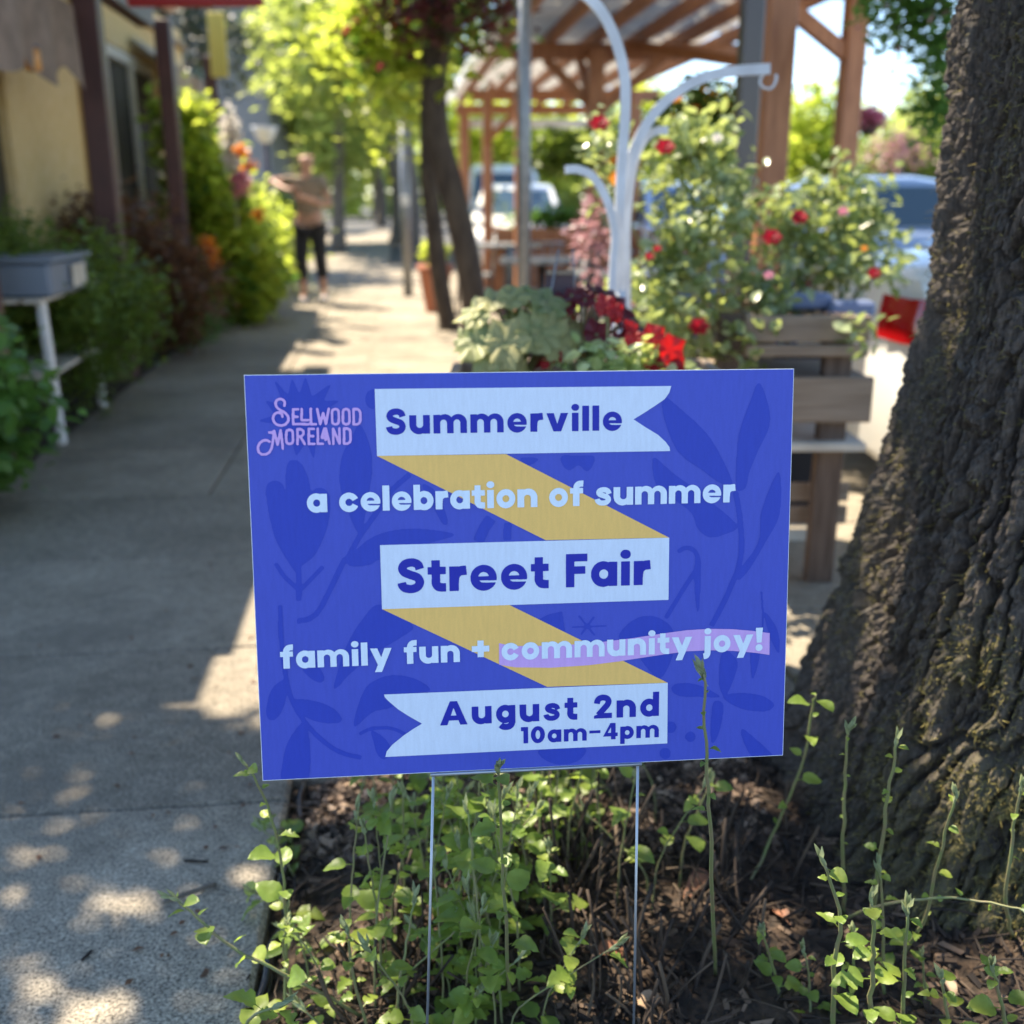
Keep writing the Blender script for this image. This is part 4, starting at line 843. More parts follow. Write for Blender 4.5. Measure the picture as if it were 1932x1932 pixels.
sprout([G0(700,1960), at(668,1840,1.26), at(655,1755,1.24)], .0026, 9, .8, 'grey tipped sprout standing left of the left stake leg', 'sprouts at the pavement edge', 324, .25)
# the dense clump
R = random.Random(9); cnt = 0
for i in range(96):
    px = R.gauss(880, 125) if i < 72 else R.uniform(1010, 1290); py = R.uniform(1560, 1990) if i < 72 else R.uniform(1560, 1760)
    if px < 600 or px > 1330 or (i >= 72 and R.random() < .35): continue
    b = G0(px, py); h = R.uniform(.12, .36) if i < 72 else R.uniform(.14, .40)
    if b.y < 1.20: continue
    lean = Vector((R.gauss(0,.055), R.uniform(-.06,.06), 0)); top = b+Vector((0,0,h))+lean
    if b.y > 1.3 and top.y < 1.2: top.y = 1.24
    lbl = ('tall ' if h > .26 else 'short ')+('left leaning' if lean.x < -.02 else 'right leaning' if lean.x > .02 else 'upright')+' sprout, '+('front' if b.y < 1.45 else 'middle' if b.y < 1.72 else 'back')+' of clump, '+('left of the left stake leg' if px < 795 else 'close to the left stake leg' if px < 880 else 'left of centre between stake legs' if px < 1010 else 'sparse patch by right stake leg')
    sprout([b, b+Vector((0,0,h*.4))+lean*.1, b+Vector((0,0,h*.75))+lean*.6, top], R.uniform(.0014,.0024), R.randrange(4, 14) if i < 72 else R.randrange(4, 9), R.uniform(.85, 1.45), lbl, 'green sprouts under the sign', 500+i, .12 if i < 72 else .35, True, .45); cnt += 1
R2 = random.Random(77); EL = ['nearest the camera','second from the camera','third from the camera','fourth from the camera','fifth from the camera','sixth from the camera','farthest from the camera']
for i in range(7):
    px = 600-14*i+R2.uniform(-18,30); py = 1985-68*i; b = G0(px+20, py); h = R2.uniform(.06,.17); l = Vector((R2.uniform(-.07,.0), R2.uniform(-.03,.02), 0))
    sprout([b, b+Vector((0,0,h*.6))+l*.4, b+Vector((0,0,h))+l], .0018, R2.randrange(5,10), R2.uniform(.7,1.25), 'low weedy sprout along the left rim of the soil, '+EL[i], 'sprouts at the pavement edge', 900+i, .1)
# dead dark stems, wood chips, twigs, pebbles
Rn = np.random.default_rng(21)
mb = MB(); 
for i in range(330):
    k = i % 5
    c = [(1060,1640),(780,1800),(1100,1750),(1360,1700),(1230,1900)][k]; q = G0(R.gauss(c[0], 60), R.gauss(c[1], 70)); 
    if q.y < .95: continue
    d = Vector((R.uniform(-.5,.5), R.uniform(-.5,.5), R.uniform(.5,1.2))).normalized(); L = R.uniform(.03,.16) if k else R.uniform(.08,.26)
    P = [q, q+d*L*.5+Vector((R.uniform(-.01,.01), R.uniform(-.01,.01), 0)), q+d*L+Vector((R.uniform(-.02,.02), R.uniform(-.02,.02), 0))]; mb.tube(cat_smooth(P,2), R.uniform(.0012,.0034), 5)
for i in range(1500):
    x = R.uniform(-.42, 1.3); y = R.uniform(.9, 2.1); z = sz(x, y)+R.uniform(.0,.02); a = R.uniform(0, 6.28); L = R.uniform(.02,.12)
    d = Vector((math.cos(a), math.sin(a), R.uniform(-.15,.35))); p = Vector((x,y,z)); m_ = p+d*L*.5+Vector((R.uniform(-.01,.01), R.uniform(-.01,.01), R.uniform(-.005,.012)))
    mb.tube([p, m_, p+d*L], R.uniform(.0006,.0022), 4)
me = mb.mesh('dead_twigs', M['twigs'], True); a_ = me.attributes.new('tint','FLOAT','POINT'); a_.data.foreach_set('value', np.repeat(Rn.random(len(me.vertices)//12+1), 12)[:len(me.vertices)].astype(np.float32))
o = put('dead_twigs', me); tag(o, 'tangle of dead dark twigs and cut stems on the soil', 'twigs', kind='stuff')
def scatter_boxes(name, n, xr_, yr_, smin, smax, flat, mt, seed, dz=.0):
    Rn = np.random.default_rng(seed); x = Rn.uniform(*xr_, n); y = Rn.uniform(*yr_, n); ok = x > xr(y)+.02; x = x[ok]; y = y[ok]; n = len(x)
    z = soilz(x, y)+dz; s = smin+(smax-smin)*Rn.random(n)**2.2
    A = Rn.normal(size=(n,3)); A[:,2] *= .35; A /= np.linalg.norm(A, axis=1)[:,None]; B = Rn.normal(size=(n,3)); B -= A*(A*B).sum(1)[:,None]; B /= np.linalg.norm(B, axis=1)[:,None]; C_ = np.cross(A, B)
    U = np.array([[-1,-1,-1],[1,-1,-1],[1,1,-1],[-1,1,-1],[-1,-1,1],[1,-1,1],[1,1,1],[-1,1,1]])*.5
    J_ = U[None]*(1+.5*(Rn.random((n,8,3))-.5)); sx = s*flat[0]; sy = s*flat[1]; sz_ = s*flat[2]
    V = np.stack([x,y,z],1)[:,None]+J_[:,:,0:1]*A[:,None]*sx[:,None,None]+J_[:,:,1:2]*B[:,None]*sy[:,None,None]+J_[:,:,2:3]*C_[:,None]*sz_[:,None,None]
    Fq = np.array([[3,2,1,0],[4,5,6,7],[0,1,5,4],[1,2,6,5],[2,3,7,6],[3,0,4,7]]); Q = (Fq[None]+(np.arange(n)*8)[:,None,None]).reshape(-1,4)
    return put(name, np_mesh(name, V.reshape(-1,3), Q, [mt], False, {'tint': np.repeat(Rn.random(n)**1.6, 8)}))
o = scatter_boxes('wood_chips', 10000, (-.46,1.6), (.8,2.2), .003, .036, (1,.35,.22), M['chips'], 31, .003); tag(o, 'brown wood chips and crumbled bark covering the soil', 'wood chips', kind='stuff')
pebm = tintmat('tan_pebbles', [(.05,.032,.022),(.14,.092,.062),(.26,.18,.12),(.40,.30,.22)], .8)
o = scatter_boxes('pebbles', 3000, (-.42,.50), (1.72,2.10), .004, .020, (1,.75,.55), pebm, 32, .004); tag(o, 'pale tan crumbs of gravel and dry husks on the sunlit soil', 'gravel', kind='stuff')
# a few single fallen things
dl = mat('dry_leaf', (.30,.13,.07), .7, col2=(.20,.10,.06), nscale=60); dl2 = mat('pale_dry_leaf', (.42,.30,.20), .7, col2=(.3,.2,.12), nscale=60)
for i, (px, py, L, m_, lb) in enumerate(((1120,1815,.075,dl,'large flat brown dead leaf on the soil between the stake legs'), (1480,1765,.05,dl,'curled rust red dead leaf at the foot of the trunk'), (1340,1690,.07,dl,'pinkish brown dead leaf between the sign and the trunk'),
        (1200,1905,.07,dl2,'broad tan dead leaf near the right stake leg'), (640,1790,.045,dl2,'small tan dead leaf near the pavement edge'), (1090,1700,.06,dl,'brown dead leaf lying under the middle of the sign'), (1760,1880,.05,dl2,'crumpled pale leaf in sun at the foot of the trunk'), (1860,1890,.05,dl2,'crumpled pale leaf near the bottom right corner'))):
    q = gnd(px, py); q.z = sz(q.x, q.y)+.012; me = leafmesh('dead_leaf', L, L*.62, .5, .35, .1, 70+i, m_)
    me.transform(Matrix.Rotation(i*1.9, 4, 'Z') @ Matrix.Rotation(.35*math.sin(i*3), 4, 'X')); o = link(bpy.data.objects.new('dead_leaf', me)); o.location = q; tag(o, lb, 'dead leaf', 'dead leaves on the soil')
def stick(P, r, name, lb, m_=None):
    mb = MB(); mb.tube(cat_smooth(P, 4), r, 6); o = mb.build(name, m_ or M['farbark'], smooth=True, loc=P[0]); tag(o, lb, 'twig', 'twigs lying on the pavement')
def gz(px, py, z=.004): q = gnd(px, py); q.z = z; return q
stick([gz(308,1712,.010), gz(345,1700,.012), gz(408,1673,.006)], .0042, 'twig', 'grey twig lying on the pavement behind the low runner'); stick([gz(155,1815), gz(173,1798)], .0028, 'twig', 'short dark splinter on the pavement at lower left', M['twigs']); stick([gz(348,1627), gz(392,1629)], .0025, 'twig', 'small dark splinter on the pavement left of the tall sprout', M['twigs'])
mb = MB(); P = [(xr(y)+.018+.008*math.sin(y*17)+.006*math.sin(y*41), y, -.012+.006*math.sin(y*23)+.006*math.sin(y*9)) for y in np.linspace(.7, 2.02, 60)]
mb.tube(P, .007, 8); mb.tube([(p[0]+.003,p[1],p[2]-.018) for p in P], .007, 6); o = mb.build('landscape_edging', M['black'], smooth=True, loc=P[0]); tag(o, 'black plastic edging strip between pavement and soil', 'edging')

Rn = np.random.default_rng(55); n = 260; x = Rn.uniform(-2.0, -.42, n); y = Rn.uniform(1.2, 6.5, n); x = np.where(Rn.random(n) < .5, xr(y)-.02-np.abs(Rn.normal(size=n))*.12, x)
o = put('leaf_litter', leaves('leaf_litter', np.stack([x, y, np.full(n, .004)], 1), .016, M['bleaf'], 56, up=3.0)); tag(o, 'scattered bits of dry leaf and seed husk on the pavement', 'litter', kind='stuff')
# ------------------------------------------------------------------ planting and furniture on the left
def bush(name, label, cat_, B, n, size, mt, base, seed, clump=0, cr=.12, kind='fold', stems=5, shell=.5, up=.5, group=None, extra=(), stemmat=None):
    t = thing(name, label, cat_, base, group); R = random.Random(seed)
    put('foliage', leaves('foliage', blobs(n, B, seed, shell, clump, cr), size, mt, seed+1, kind, up), t)
    for (m2, n2, s2, nm) in extra:
        ob_ = put(nm, leaves(nm, blobs(n2, B, seed+5, .85, max(2, n2//14), .05), s2, m2, seed+6), t); ob_['kind'] = 'stuff'
    mb = MB(); 
    for i in range(stems):
        b = B[R.randrange(len(B))]; e = Vector(b[:3])+Vector((R.uniform(-.5,.5)*b[3], R.uniform(-.5,.5)*b[4], R.uniform(-.3,.6)*b[5])); s0 = Vector(base)+Vector((R.uniform(-.08,.08), R.uniform(-.08,.08), 0))
        mb.tube(cat_smooth([s0, lerp(s0, e, .5)+Vector((0,0,.06)), e], 3), [.014-.0018*k for k in range(7)], 6)
    mb.build('stems', stemmat or M['darkbark'], t, smooth=True); return t
bush('shrub', 'dark green mounded shrub with feathery drooping growth behind the white rack', 'shrub', [(-2.72,5.7,.68,.55,.62,.42),(-2.50,6.4,.60,.45,.5,.42),(-3.1,5.9,.75,.5,.8,.35),(-2.42,6.0,.42,.34,.45,.34)], 16000, .045, M['dleaf'], (-2.7,5.9,0), 11, 700, .06)
bush('shrub', 'bronze brown mounded shrub between the dark green shrub and the flowering one', 'shrub', [(-2.85,7.9,.72,.50,.60,.52),(-2.65,8.3,.5,.40,.5,.42)], 12000, .05, M['bleaf'], (-2.8,8,0), 12, 500, .07)
bush('flowering_shrub', 'tall backlit yellow green shrub with pink and orange flowers beside the walk', 'shrub', [(-2.95,10.5,1.2,.34,.5,.62),(-2.70,10.4,.8,.28,.5,.55),(-2.58,10.6,.45,.30,.6,.42),(-3.02,10.3,1.75,.20,.35,.38)], 5200, .13, M['yleaf'], (-2.8,10.4,0), 13, 260, .10, shell=.3, extra=((M['gleaf'],1500,.09,'inner_foliage'),(M['petal_orange'],70,.05,'orange_flowers')))
p = at(437,275,10.0)
mb = thing('flower_spike', 'pale pink and white foxglove like flower spike rising from the backlit shrub', 'flower', (p.x,p.y,.9)); m_ = MB(); m_.tube([(p.x,p.y,.9),(p.x,p.y,p.z+.3)], .012); m_.build('stem', M['stem'], mb)
Cc = blobs(420, [(p.x,p.y,p.z+.02,.09,.09,.33)], 31, .3); put('blossoms', leaves('blossoms', Cc, .06, M['petal_white'], 32), mb); put('lower_blossoms', leaves('lower_blossoms', blobs(160, [(p.x+.06,p.y,p.z-.32,.10,.1,.14)], 33, .3), .06, M['petal_pink'], 34), mb)
for i,(px,py,m2,cl) in enumerate(((455,285,'petal_orange','orange'),(470,315,'petal_orange','orange'),(488,405,'petal_orange','orange'),(388,455,'petal_orange','orange'),(398,475,'petal_orange','orange'),(400,498,'yellow','yellow'))):
    q = at(px, py, 9.7 if i < 3 else 8.6); o = put('orange_flower', leaves('orange_flower', blobs(60, [(q.x,q.y,q.z,.05,.05,.05)], 60+i, .2), .055, M['petal_orange'], 61+i), None, q); tag(o, ['small orange bloom at the top of the backlit shrub','orange bloom on the right shoulder of the backlit shrub','orange bloom low on the right side of the backlit shrub','upper orange bloom beside the bronze shrub','middle orange bloom beside the bronze shrub','lowest yellow orange bloom beside the bronze shrub'][i], 'flower', 'orange flowers by the walk')
bush('shrub', 'bright green leafy plant low in the left foreground below the grey tub', 'shrub', [(-2.26,4.05,.42,.40,.42,.36),(-2.5,4.3,.52,.4,.5,.28),(-2.22,3.75,.28,.34,.35,.24)], 5200, .075, M['gleaf'], (-2.3,4.05,0), 14, 420, .06, 'leaf')
bush('shrub', 'low green shrub under the white rack at the edge of the walk', 'shrub', [(-2.95,5.1,.35,.28,.45,.26),(-2.95,5.8,.30,.25,.3,.25)], 6500, .045, M['dleaf'], (-2.6,5.1,0), 15, 300, .06)
bush('shrub', 'loose green shrub growing past the backlit shrub toward the pedestrian', 'shrub', [(-3.35,13.2,.75,.5,.8,.6),(-3.2,14.2,.55,.5,.6,.5)], 5200, .09, M['yleaf'], (-3.3,13.5,0), 16, 150, .12)
bush('shrub', 'yellow green grass like plant at the far end of the left beds', 'shrub', [(-3.05,12.1,.38,.22,.3,.32)], 1800, .12, M['fleaf'], (-3.05,12.1,0), 17, 60, .08)
bush('shrub', 'low green ground plant at the foot of the third maroon post', 'shrub', [(-2.78,9.3,.22,.24,.5,.2),(-2.75,8.8,.2,.2,.3,.2)], 3000, .05, M['gleaf'], (-2.8,9.2,0), 18, 120, .06)
for i, (px, py, y, lb) in enumerate(((505,525,12.4,'small blue glazed pot at the end of the left beds'),)):
    q = gnd(px, 560); q = Vector((-3.0, 12.7, 0)); t = thing('flower_pot', lb, 'pot', q); mb = MB(); mb.lathe(q, [(.10,0),(.14,.12),(.16,.26),(.17,.28),(.15,.28),(.13,.2)], 18); mb.build('bowl', M['bluetub'], t, smooth=True); put('plant', leaves('plant', blobs(500, [(q.x,q.y,.42,.18,.18,.16)], 91, .2), .07, M['gleaf'], 92), t)
# white rack with tub
wr = thing('plant_rack', 'white painted wooden plant rack with two shelves at the edge of the walk', 'rack', (-2.45,4.6,0))
def bar(mb, a, b, wd, ht):
    a = Vector(a); b = Vector(b); d = b-a; Mx = d.to_track_quat('X','Z').to_matrix(); mb.box((a+b)/2, (d.length, wd, ht), M=Mx, bev=.004)
rk = {}
TL = gnd(195, 768); TL2 = gnd(118, 838)
A0 = Vector((TL.x, TL.y, 0)); A1 = A0+Vector((-.02, 0, .72)); B0 = Vector((TL2.x-.0, TL2.y, 0)); B1 = B0+Vector((-.02,0,.72))
for a_, b_ in ((A0,A1),(B0,B1),(A0-UT*.5,A1-UT*.5),(B0-UT*.5,B1-UT*.5)):
    mb = MB(); bar(mb, a_, b_, .05, .035); mb.build('leg', M['white'], wr)
for z_, nm in ((.72,'top_slat'),(.36,'shelf_slat')):
    for k in range(5):
        mb = MB(); off = -UT*(.02+.11*k); bar(mb, Vector((A0.x,A0.y,z_))+off+US*.14, Vector((B0.x,B0.y,z_))+off-US*.14, .085, .022); mb.build(nm, M['palewood'], wr)
q = Vector((B0.x-.12, B0.y+.22, .735)); tb = thing('plastic_tub', 'grey blue rectangular plastic tub on top of the white rack', 'tub', q)
mb = MB(); mb.box(q+Vector((-.05,0,.08)), (.42,.66,.16), rz=.11, bev=.015); mb.build('body', M['greytub'], tb); mb = MB(); mb.box(q+Vector((-.05,0,.172)), (.46,.70,.02), rz=.11, bev=.004); mb.build('rim', M['greytub'], tb)
mb = MB(); pp = q+Vector((.165,.12,.08)); mb.box(pp, (.008,.22,.11), rz=.11); mb.build('price_card', M['palewood'], tb)
# low rail posts by the beds
for i,(px,py,h) in enumerate(((232,718,.55),(350,640,.5),(10,880,.55))):
    q = gnd(px, py); mb = MB(); mb.box((q.x,q.y,h/2), (.06,.06,h), rz=.11, bev=.004); o = mb.build('bed_stake', M['oldwood'], loc=q); tag(o, ['short wooden stake at the bed edge beside the bare kerb step','short wooden stake at the foot of the bronze shrub','short wooden stake in the left foreground by the green plant'][i], 'stake', 'wooden stakes along the beds')
q = gnd(250, 660); mb = MB(); mb.box((q.x-.1,q.y,.09), (.30,.5,.18), rz=.11, bev=.01); o = mb.build('concrete_block', M['concrete'], loc=(q.x,q.y,0)); tag(o, 'pale concrete block at the bed edge under the dark shrub', 'block')
# ------------------------------------------------------------------ trees
def tree(name, label, group, P, r0, r1, B, n, size, mt, seed, clump=0, cr=.3, bark=None, limbs=6, extra=None, shell=.35, up=.5, crown=True):
    t = thing(name, label, 'tree', P[0], group); R = random.Random(seed); Q = cat_smooth(P, 6); m = len(Q); mb = MB()
    mb.tube(Q, [lerp(r0, r1, (i/(m-1)))*(1+.35*max(0, 1-i/2.2)) for i in range(m)], 14); mb.build('trunk', bark or M['darkbark'], t, smooth=True)
    mb = MB()
    for i in range(limbs):
        s = Q[int(m*R.uniform(.55,.98))]; b = B[R.randrange(len(B))]; e = Vector(b[:3])+Vector((R.uniform(-.6,.6)*b[3], R.uniform(-.6,.6)*b[4], R.uniform(-.4,.5)*b[5]))
        c = cat_smooth([s, lerp(s, e, .5)+Vector((0,0,.15)), e], 4); mb.tube(c, [lerp(r1*.6, .008, k/(len(c)-1)) for k in range(len(c))], 7)
    if limbs: mb.build('branches', bark or M['darkbark'], t, smooth=True)
    put('crown', leaves('crown', blobs(n, B, seed, shell, clump, cr), size, mt, seed+1, up=up), t)
    for (m2, B2, n2, s2) in (extra or []): put('crown', leaves('crown', blobs(n2, B2, seed+3, .3, max(8,n2//40), cr), s2, m2, seed+4), t)
    return t
def A3(px, py, y): return tuple(at(px, py, y))
b1 = gnd(905, 700); b2 = gnd(848, 622)
tree('sidewalk_tree', 'slender dark leaning street tree nearer the planters, its trunk crossing in front of the other', None, [b1, at(897,600,b1.y), at(880,480,b1.y-.05), at(850,350,b1.y-.1), at(822,240,b1.y-.1), at(820,100,b1.y-.1), at(832,-40,b1.y-.1), at(830,-300,b1.y)], .095, .08,
     [(-.6,7.2,3.6,1.0,1.0,.65),(.1,7.6,3.6,.8,.8,.6),(-.9,7.8,4.2,1.2,1.1,.8)], 9000, .09, M['crown'], 41, 260, .14,
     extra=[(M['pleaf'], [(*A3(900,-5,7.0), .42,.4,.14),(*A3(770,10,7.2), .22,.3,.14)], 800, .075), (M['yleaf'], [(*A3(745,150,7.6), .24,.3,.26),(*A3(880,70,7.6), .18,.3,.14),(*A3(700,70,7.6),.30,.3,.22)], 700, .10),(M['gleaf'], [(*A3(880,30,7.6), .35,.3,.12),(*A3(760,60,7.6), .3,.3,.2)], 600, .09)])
tree('sidewalk_tree', 'slender dark street tree standing behind the leaning one, upright from a narrow base', None, [b2, at(832,540,b2.y), at(819,430,b2.y), at(809,330,b2.y), at(808,200,b2.y), at(800,-80,b2.y), at(800,-250,b2.y)], .085, .075,
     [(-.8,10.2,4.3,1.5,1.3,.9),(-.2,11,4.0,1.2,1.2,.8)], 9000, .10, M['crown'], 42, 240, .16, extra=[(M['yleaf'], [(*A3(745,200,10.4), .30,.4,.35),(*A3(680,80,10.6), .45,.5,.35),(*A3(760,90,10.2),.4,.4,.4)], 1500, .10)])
ft = [('street tree with a grey trunk far along the right side of the walk', 748, 470, 28, .20, 17), ('third street tree ahead, half hidden behind the two dark trunks', 775, 500, 22, .16, 18), ('far street tree near the vanishing end of the walk', 718, 420, 44, .22, 19)]
for i, (lb, px, py, D, rr, sd) in enumerate(ft):
    x = at(px, 366, D).x; tree('sidewalk_tree', lb, None, [(x,D,0),(x+.05,D,1.2),(x-.1,D,2.6),(x,D,5.0)], rr, rr*.7, [(x-.8,D,4.6,2.4,2.2,1.9),(x-.6,D-1,3.6,1.8,1.5,1.0),(x+.6,D,5.4,2,2,1.6)], 5200, .22+.05*i, M['fleaf'], 50+i*3, 170, .32, M['farbark'])
# trees over the far left of the walk
lt = [('pale green tree behind the pedestrian, overhanging the far walk', [(-5.2,29,3.6,2.0,1.8,2.2),(-4.6,30,6.2,2.5,2.2,2.2),(-4.2,29,2.4,1.0,1.2,.9)], 'fleaf', (-5.6,29.5,0), 6500, .24), ('bright green tree in sunlight behind the dark conifer', [(-3.7,24,4.0,1.9,1.8,2.4),(-2.9,25,6.0,2.2,2,2)], 'fleaf', (-3.9,24.5,0), 6500, .2),
      ('dark needled conifer rising behind the yellow banner', [(-5.6,18.5,4.9,1.2,1.3,1.4),(-5.0,19,3.6,.9,1,.7),(-6.4,18.5,5.4,1.5,1.3,1.3)], 'cleaf', (-6.0,19,0), 8000, .12), ('far green tree closing the end of the walk', [(-7.5,60,5,3.2,3,4),(-5.5,62,7,4,4,5),(-9.6,61,4,2.5,3,3)], 'fleaf', (-7.5,61,0), 8000, .45)]
for i, (lb, B, mt, bs_, n, s_) in enumerate(lt):
    tree('tree', lb, None, [bs_, (bs_[0]+.1,bs_[1],2.0), (bs_[0]+.3,bs_[1],4.5)], .16 if i < 3 else .3, .09, B, n, s_, M[mt], 70+i*5, n//34, .22 if i < 3 else .6, M['farbark'])
rt = [('bright yellow green tree between the two orange posts', [(*A3(1540,262,27),.95,1.2,1.5),(*A3(1520,310,27),1.2,1.2,.8)], 'yleaf', 3200, .22), ('yellow green tree right of the far orange post', [(*A3(1690,290,34),1.9,1.4,.9),(*A3(1770,300,34),1.6,1.4,1.2)], 'fleaf', 3600, .26),
      ('green tree on the right skyline near the trunk', [(*A3(1790,240,40),2.2,1.6,1.8)], 'fleaf', 2600, .3), ('yellow green hedge tree seen beneath the far end of the pergola roof', [(*A3(930,255,30),2.0,1.5,1.0),(*A3(1040,260,30),1.7,1.5,1.0),(*A3(880,240,31),1.2,1.2,1.4)], 'yleaf', 5200, .2),
      ('yellow green tree seen through the pergola right of the tall hook', [(*A3(1200,240,31),1.6,1.4,1.2),(*A3(1320,260,31),1.6,1.4,1.0)], 'yleaf', 3800, .2), ('pink blossoming tree on the far right skyline', [(*A3(1700,285,32),.42,.5,.28),(*A3(1650,290,33),.3,.4,.2)], 'blossom', 420, .18)]
for i, (lb, B, mt, n, s_) in enumerate(rt):
    b = B[0]; tree('tree', lb, None, [(b[0],b[1],-.05),(b[0]+.1,b[1],b[2]*.5),(b[0],b[1],b[2])], .14, .06, B, n, s_, M[mt], 100+i*5, n//30, .3, M['farbark'], 4)
B = [(x, 70+6*math.sin(x), 2.5, 5, 3, 3.2+1.2*math.sin(x*1.7)) for x in range(-46, 62, 6)]
o = put('distant_trees', leaves('distant_trees', blobs(16000, B, 5, .4, 900, 1.0), .9, M['fleaf'], 6)); tag(o, 'far belt of green trees closing the horizon', 'trees', kind='stuff')
# ------------------------------------------------------------------ far buildings on the left
fb = thing('far_building', 'grey sided building with green tinted balcony glass beyond the conifer', 'building', (-8.5,27,0))
mb = MB(); mb.box((-6.15,27.2,3.4), (1.1,2.4,6.8)); mb.box((-9.5,28.4,3.4), (5.6,1.2,6.8)); mb.build('wall', M['grey_wall'], fb)
for z_ in (2.95, 5.9):
    mb = MB(); mb.box((-8.2,27.2,z_), (3.0,1.2,.22), bev=.02); mb.build('balcony_slab', M['white'], fb)
    for k in range(3):
        mb = MB(); mb.box((-9.15+.98*k,26.62,z_+.62), (.94,.03,.95)); mb.build('balcony_panel', M['greenglass'], fb)
for k in range(3):
    mb = MB(); mb.box((-9.1+.95*k,27.79,1.4), (.75,.06,1.7)); wd = mb.build('window', M['cream'], fb); mb = MB(); mb.box((-9.1+.95*k,27.745,1.4), (.62,.02,1.55)); mb.build('pane', M['glass'], wd)
fb2 = thing('far_building', 'pale low shop with dark awning closing the left side of the far walk', 'building', (-9,40,0))
mb = MB(); mb.box((-9.6,40,2.2), (4.6,6,4.4)); mb.build('wall', M['ochre'], fb2); mb = MB(); mb.box((-7.1,39.5,2.3), (.7,4.6,.25)); mb.build('awning', M['darksteel'], fb2); mb = MB(); mb.box((-7.27,39.5,1.2), (.06,4,1.8)); mb.build('window', M['glass'], fb2)
q = at(500, 252, 15.5); t = thing('bowl_planter', 'white bowl shaped street planter on a dark pole left of the pedestrian', 'planter', (q.x,q.y,0))
mb = MB(); mb.lathe(q, [(.06,-.12),(.12,-.06),(.17,.06),(.18,.09),(.165,.09),(.1,.0)], 20); mb.build('bowl', M['white'], t, smooth=True)
mb = MB(); mb.tube([(q.x,q.y,0),(q.x,q.y,q.z-.1)], .04, 10); mb.build('pole', M['darksteel'], t, smooth=True)
bush('shrub', 'dark green potted shrub below the white bowl planter', 'shrub', [(q.x+.15,q.y+.3,.8,.3,.3,.55)], 1800, .09, M['dleaf'], (q.x+.15,q.y+.3,0), 19, 60, .08)
q = gnd(765, 520); q = Vector((at(765,366,13.5).x, 13.5, 0)); t = thing('sign_post', 'pale grey street sign post far along the walk, left of the dark trunks', 'post', q)
mb = MB(); mb.tube([q, q+Vector((0,0,2.15))], .06, 10); mb.build('pole', M['galv'], t, smooth=True); mb = MB(); mb.box(q+Vector((0,-.08,1.15)), (.11,.02,.12), bev=.004); mb.build('plate', M['white'], t)
t = thing('flower_pot', 'terracotta pot with a yellow green plant beside the dark trunks', 'pot', (-.95,12.2,0)); q = Vector((at(818,366,11.6).x,11.6,0)); t.location = q
mb = MB(); mb.lathe(q, [(.11,0),(.17,.4),(.19,.42),(.19,.50),(.16,.50),(.15,.4)], 18); mb.build('bowl', M['terracotta'], t, smooth=True); put('plant', leaves('plant', blobs(420, [(q.x,q.y,.62,.16,.16,.12)], 93, .2), .07, M['yleaf'], 94), t)
# ------------------------------------------------------------------ pergola
pg = thing('pergola', 'stained wood pergola with corrugated roof panels over the outdoor tables', 'pergola', (1.27,5.1,0))
PX = lambda y, x8: x8-.109*(y-8.5)
def post(x, y, h=2.45, w_=.14, z0=0, label=None):
    mb = MB(); mb.box((x,y,z0+(h-z0)/2), (w_,w_,h-z0), rz=.11, bev=.006); return mb.build('post', M['redwood'], pg, label=label)
post(1.18, 5.1, w_=.125); post(2.08, 7.0, w_=.125); post(.75, 10.2); post(.10, 10.4); post(-.32, 14.6, w_=.12); post(-.72, 17); post(1.6, 14.6); post(1.4,17)
mb = MB(); mb.box((2.05,6.88,.72), (.10,.14,1.45), rz=.11, bev=.006); mb.build('post', M['redwood'], pg, label='short sistered post bolted beside the far orange post')
def beam(x0, x1, y, z=2.44, h=.14, nm='beam', t_=.06):
    a = Vector((x0,y-.11*0,z)); mb = MB(); mb.box(((x0+x1)/2, y, z), (x1-x0, t_, h), rz=.05, bev=.005); mb.build(nm, M['redwood'], pg)
beam(.25, 2.35, 7.2, 2.44, .13); beam(-.15, 2.2, 10.3); beam(-.55, 1.9, 14.6); beam(-.85, 1.5, 17.0); beam(.6, 2.6, 5.0, 2.62, .14)
for k in range(6):
    x8 = .16+k*.40; mb = MB(); a = Vector((PX(4.6,x8),4.6,2.57)); b = Vector((PX(17.4,x8),17.4,2.57)); bar(mb, a, b, .05, .12); mb.build('rafter', M['redwood'], pg)
for (a, b) in (((.75,10.15,1.9),(1.35,10.1,2.38)),((.75,10.25,1.95),(.3,10.3,2.38)),((2.08,7.0,2.0),(1.40,6.9,2.45)),((-.32,14.6,1.9),(.2,14.6,2.36)),((.12,10.4,1.9),(.12,11.2,2.5)),((.75,10.2,1.8),(.65,11.1,2.5)),((-.3,14.6,1.85),(-.25,13.7,2.5)),((1.18,5.1,1.95),(1.12,5.9,2.52)),((1.9,9.0,2.2),(1.05,10.3,2.5))):
    mb = MB(); bar(mb, a, b, .07, .09); mb.build('brace', M['redwood'], pg)
for k in range(13):
    y = 4.6+k*1.0; mb = MB()
    mb.grid(lambda u, v, y=y: (PX(y+v*1.0, .02+2.14*u), y+v*1.03, 2.66+.008*math.sin(u*2.2/.076*6.283)-.02*(v>.5)), 56, 1); mb.build('roof_panel', M['roof'], pg, smooth=True)
mb = MB(); bar(mb, (PX(4.6,0),4.6,2.62), (PX(17.6,0),17.6,2.62), .03, .13); mb.build('fascia', M['white'], pg)
mb = MB(); bar(mb, (PX(5,.85),11.5,2.12), (PX(11.5,2.1),11.5,2.12), .03, .16); 
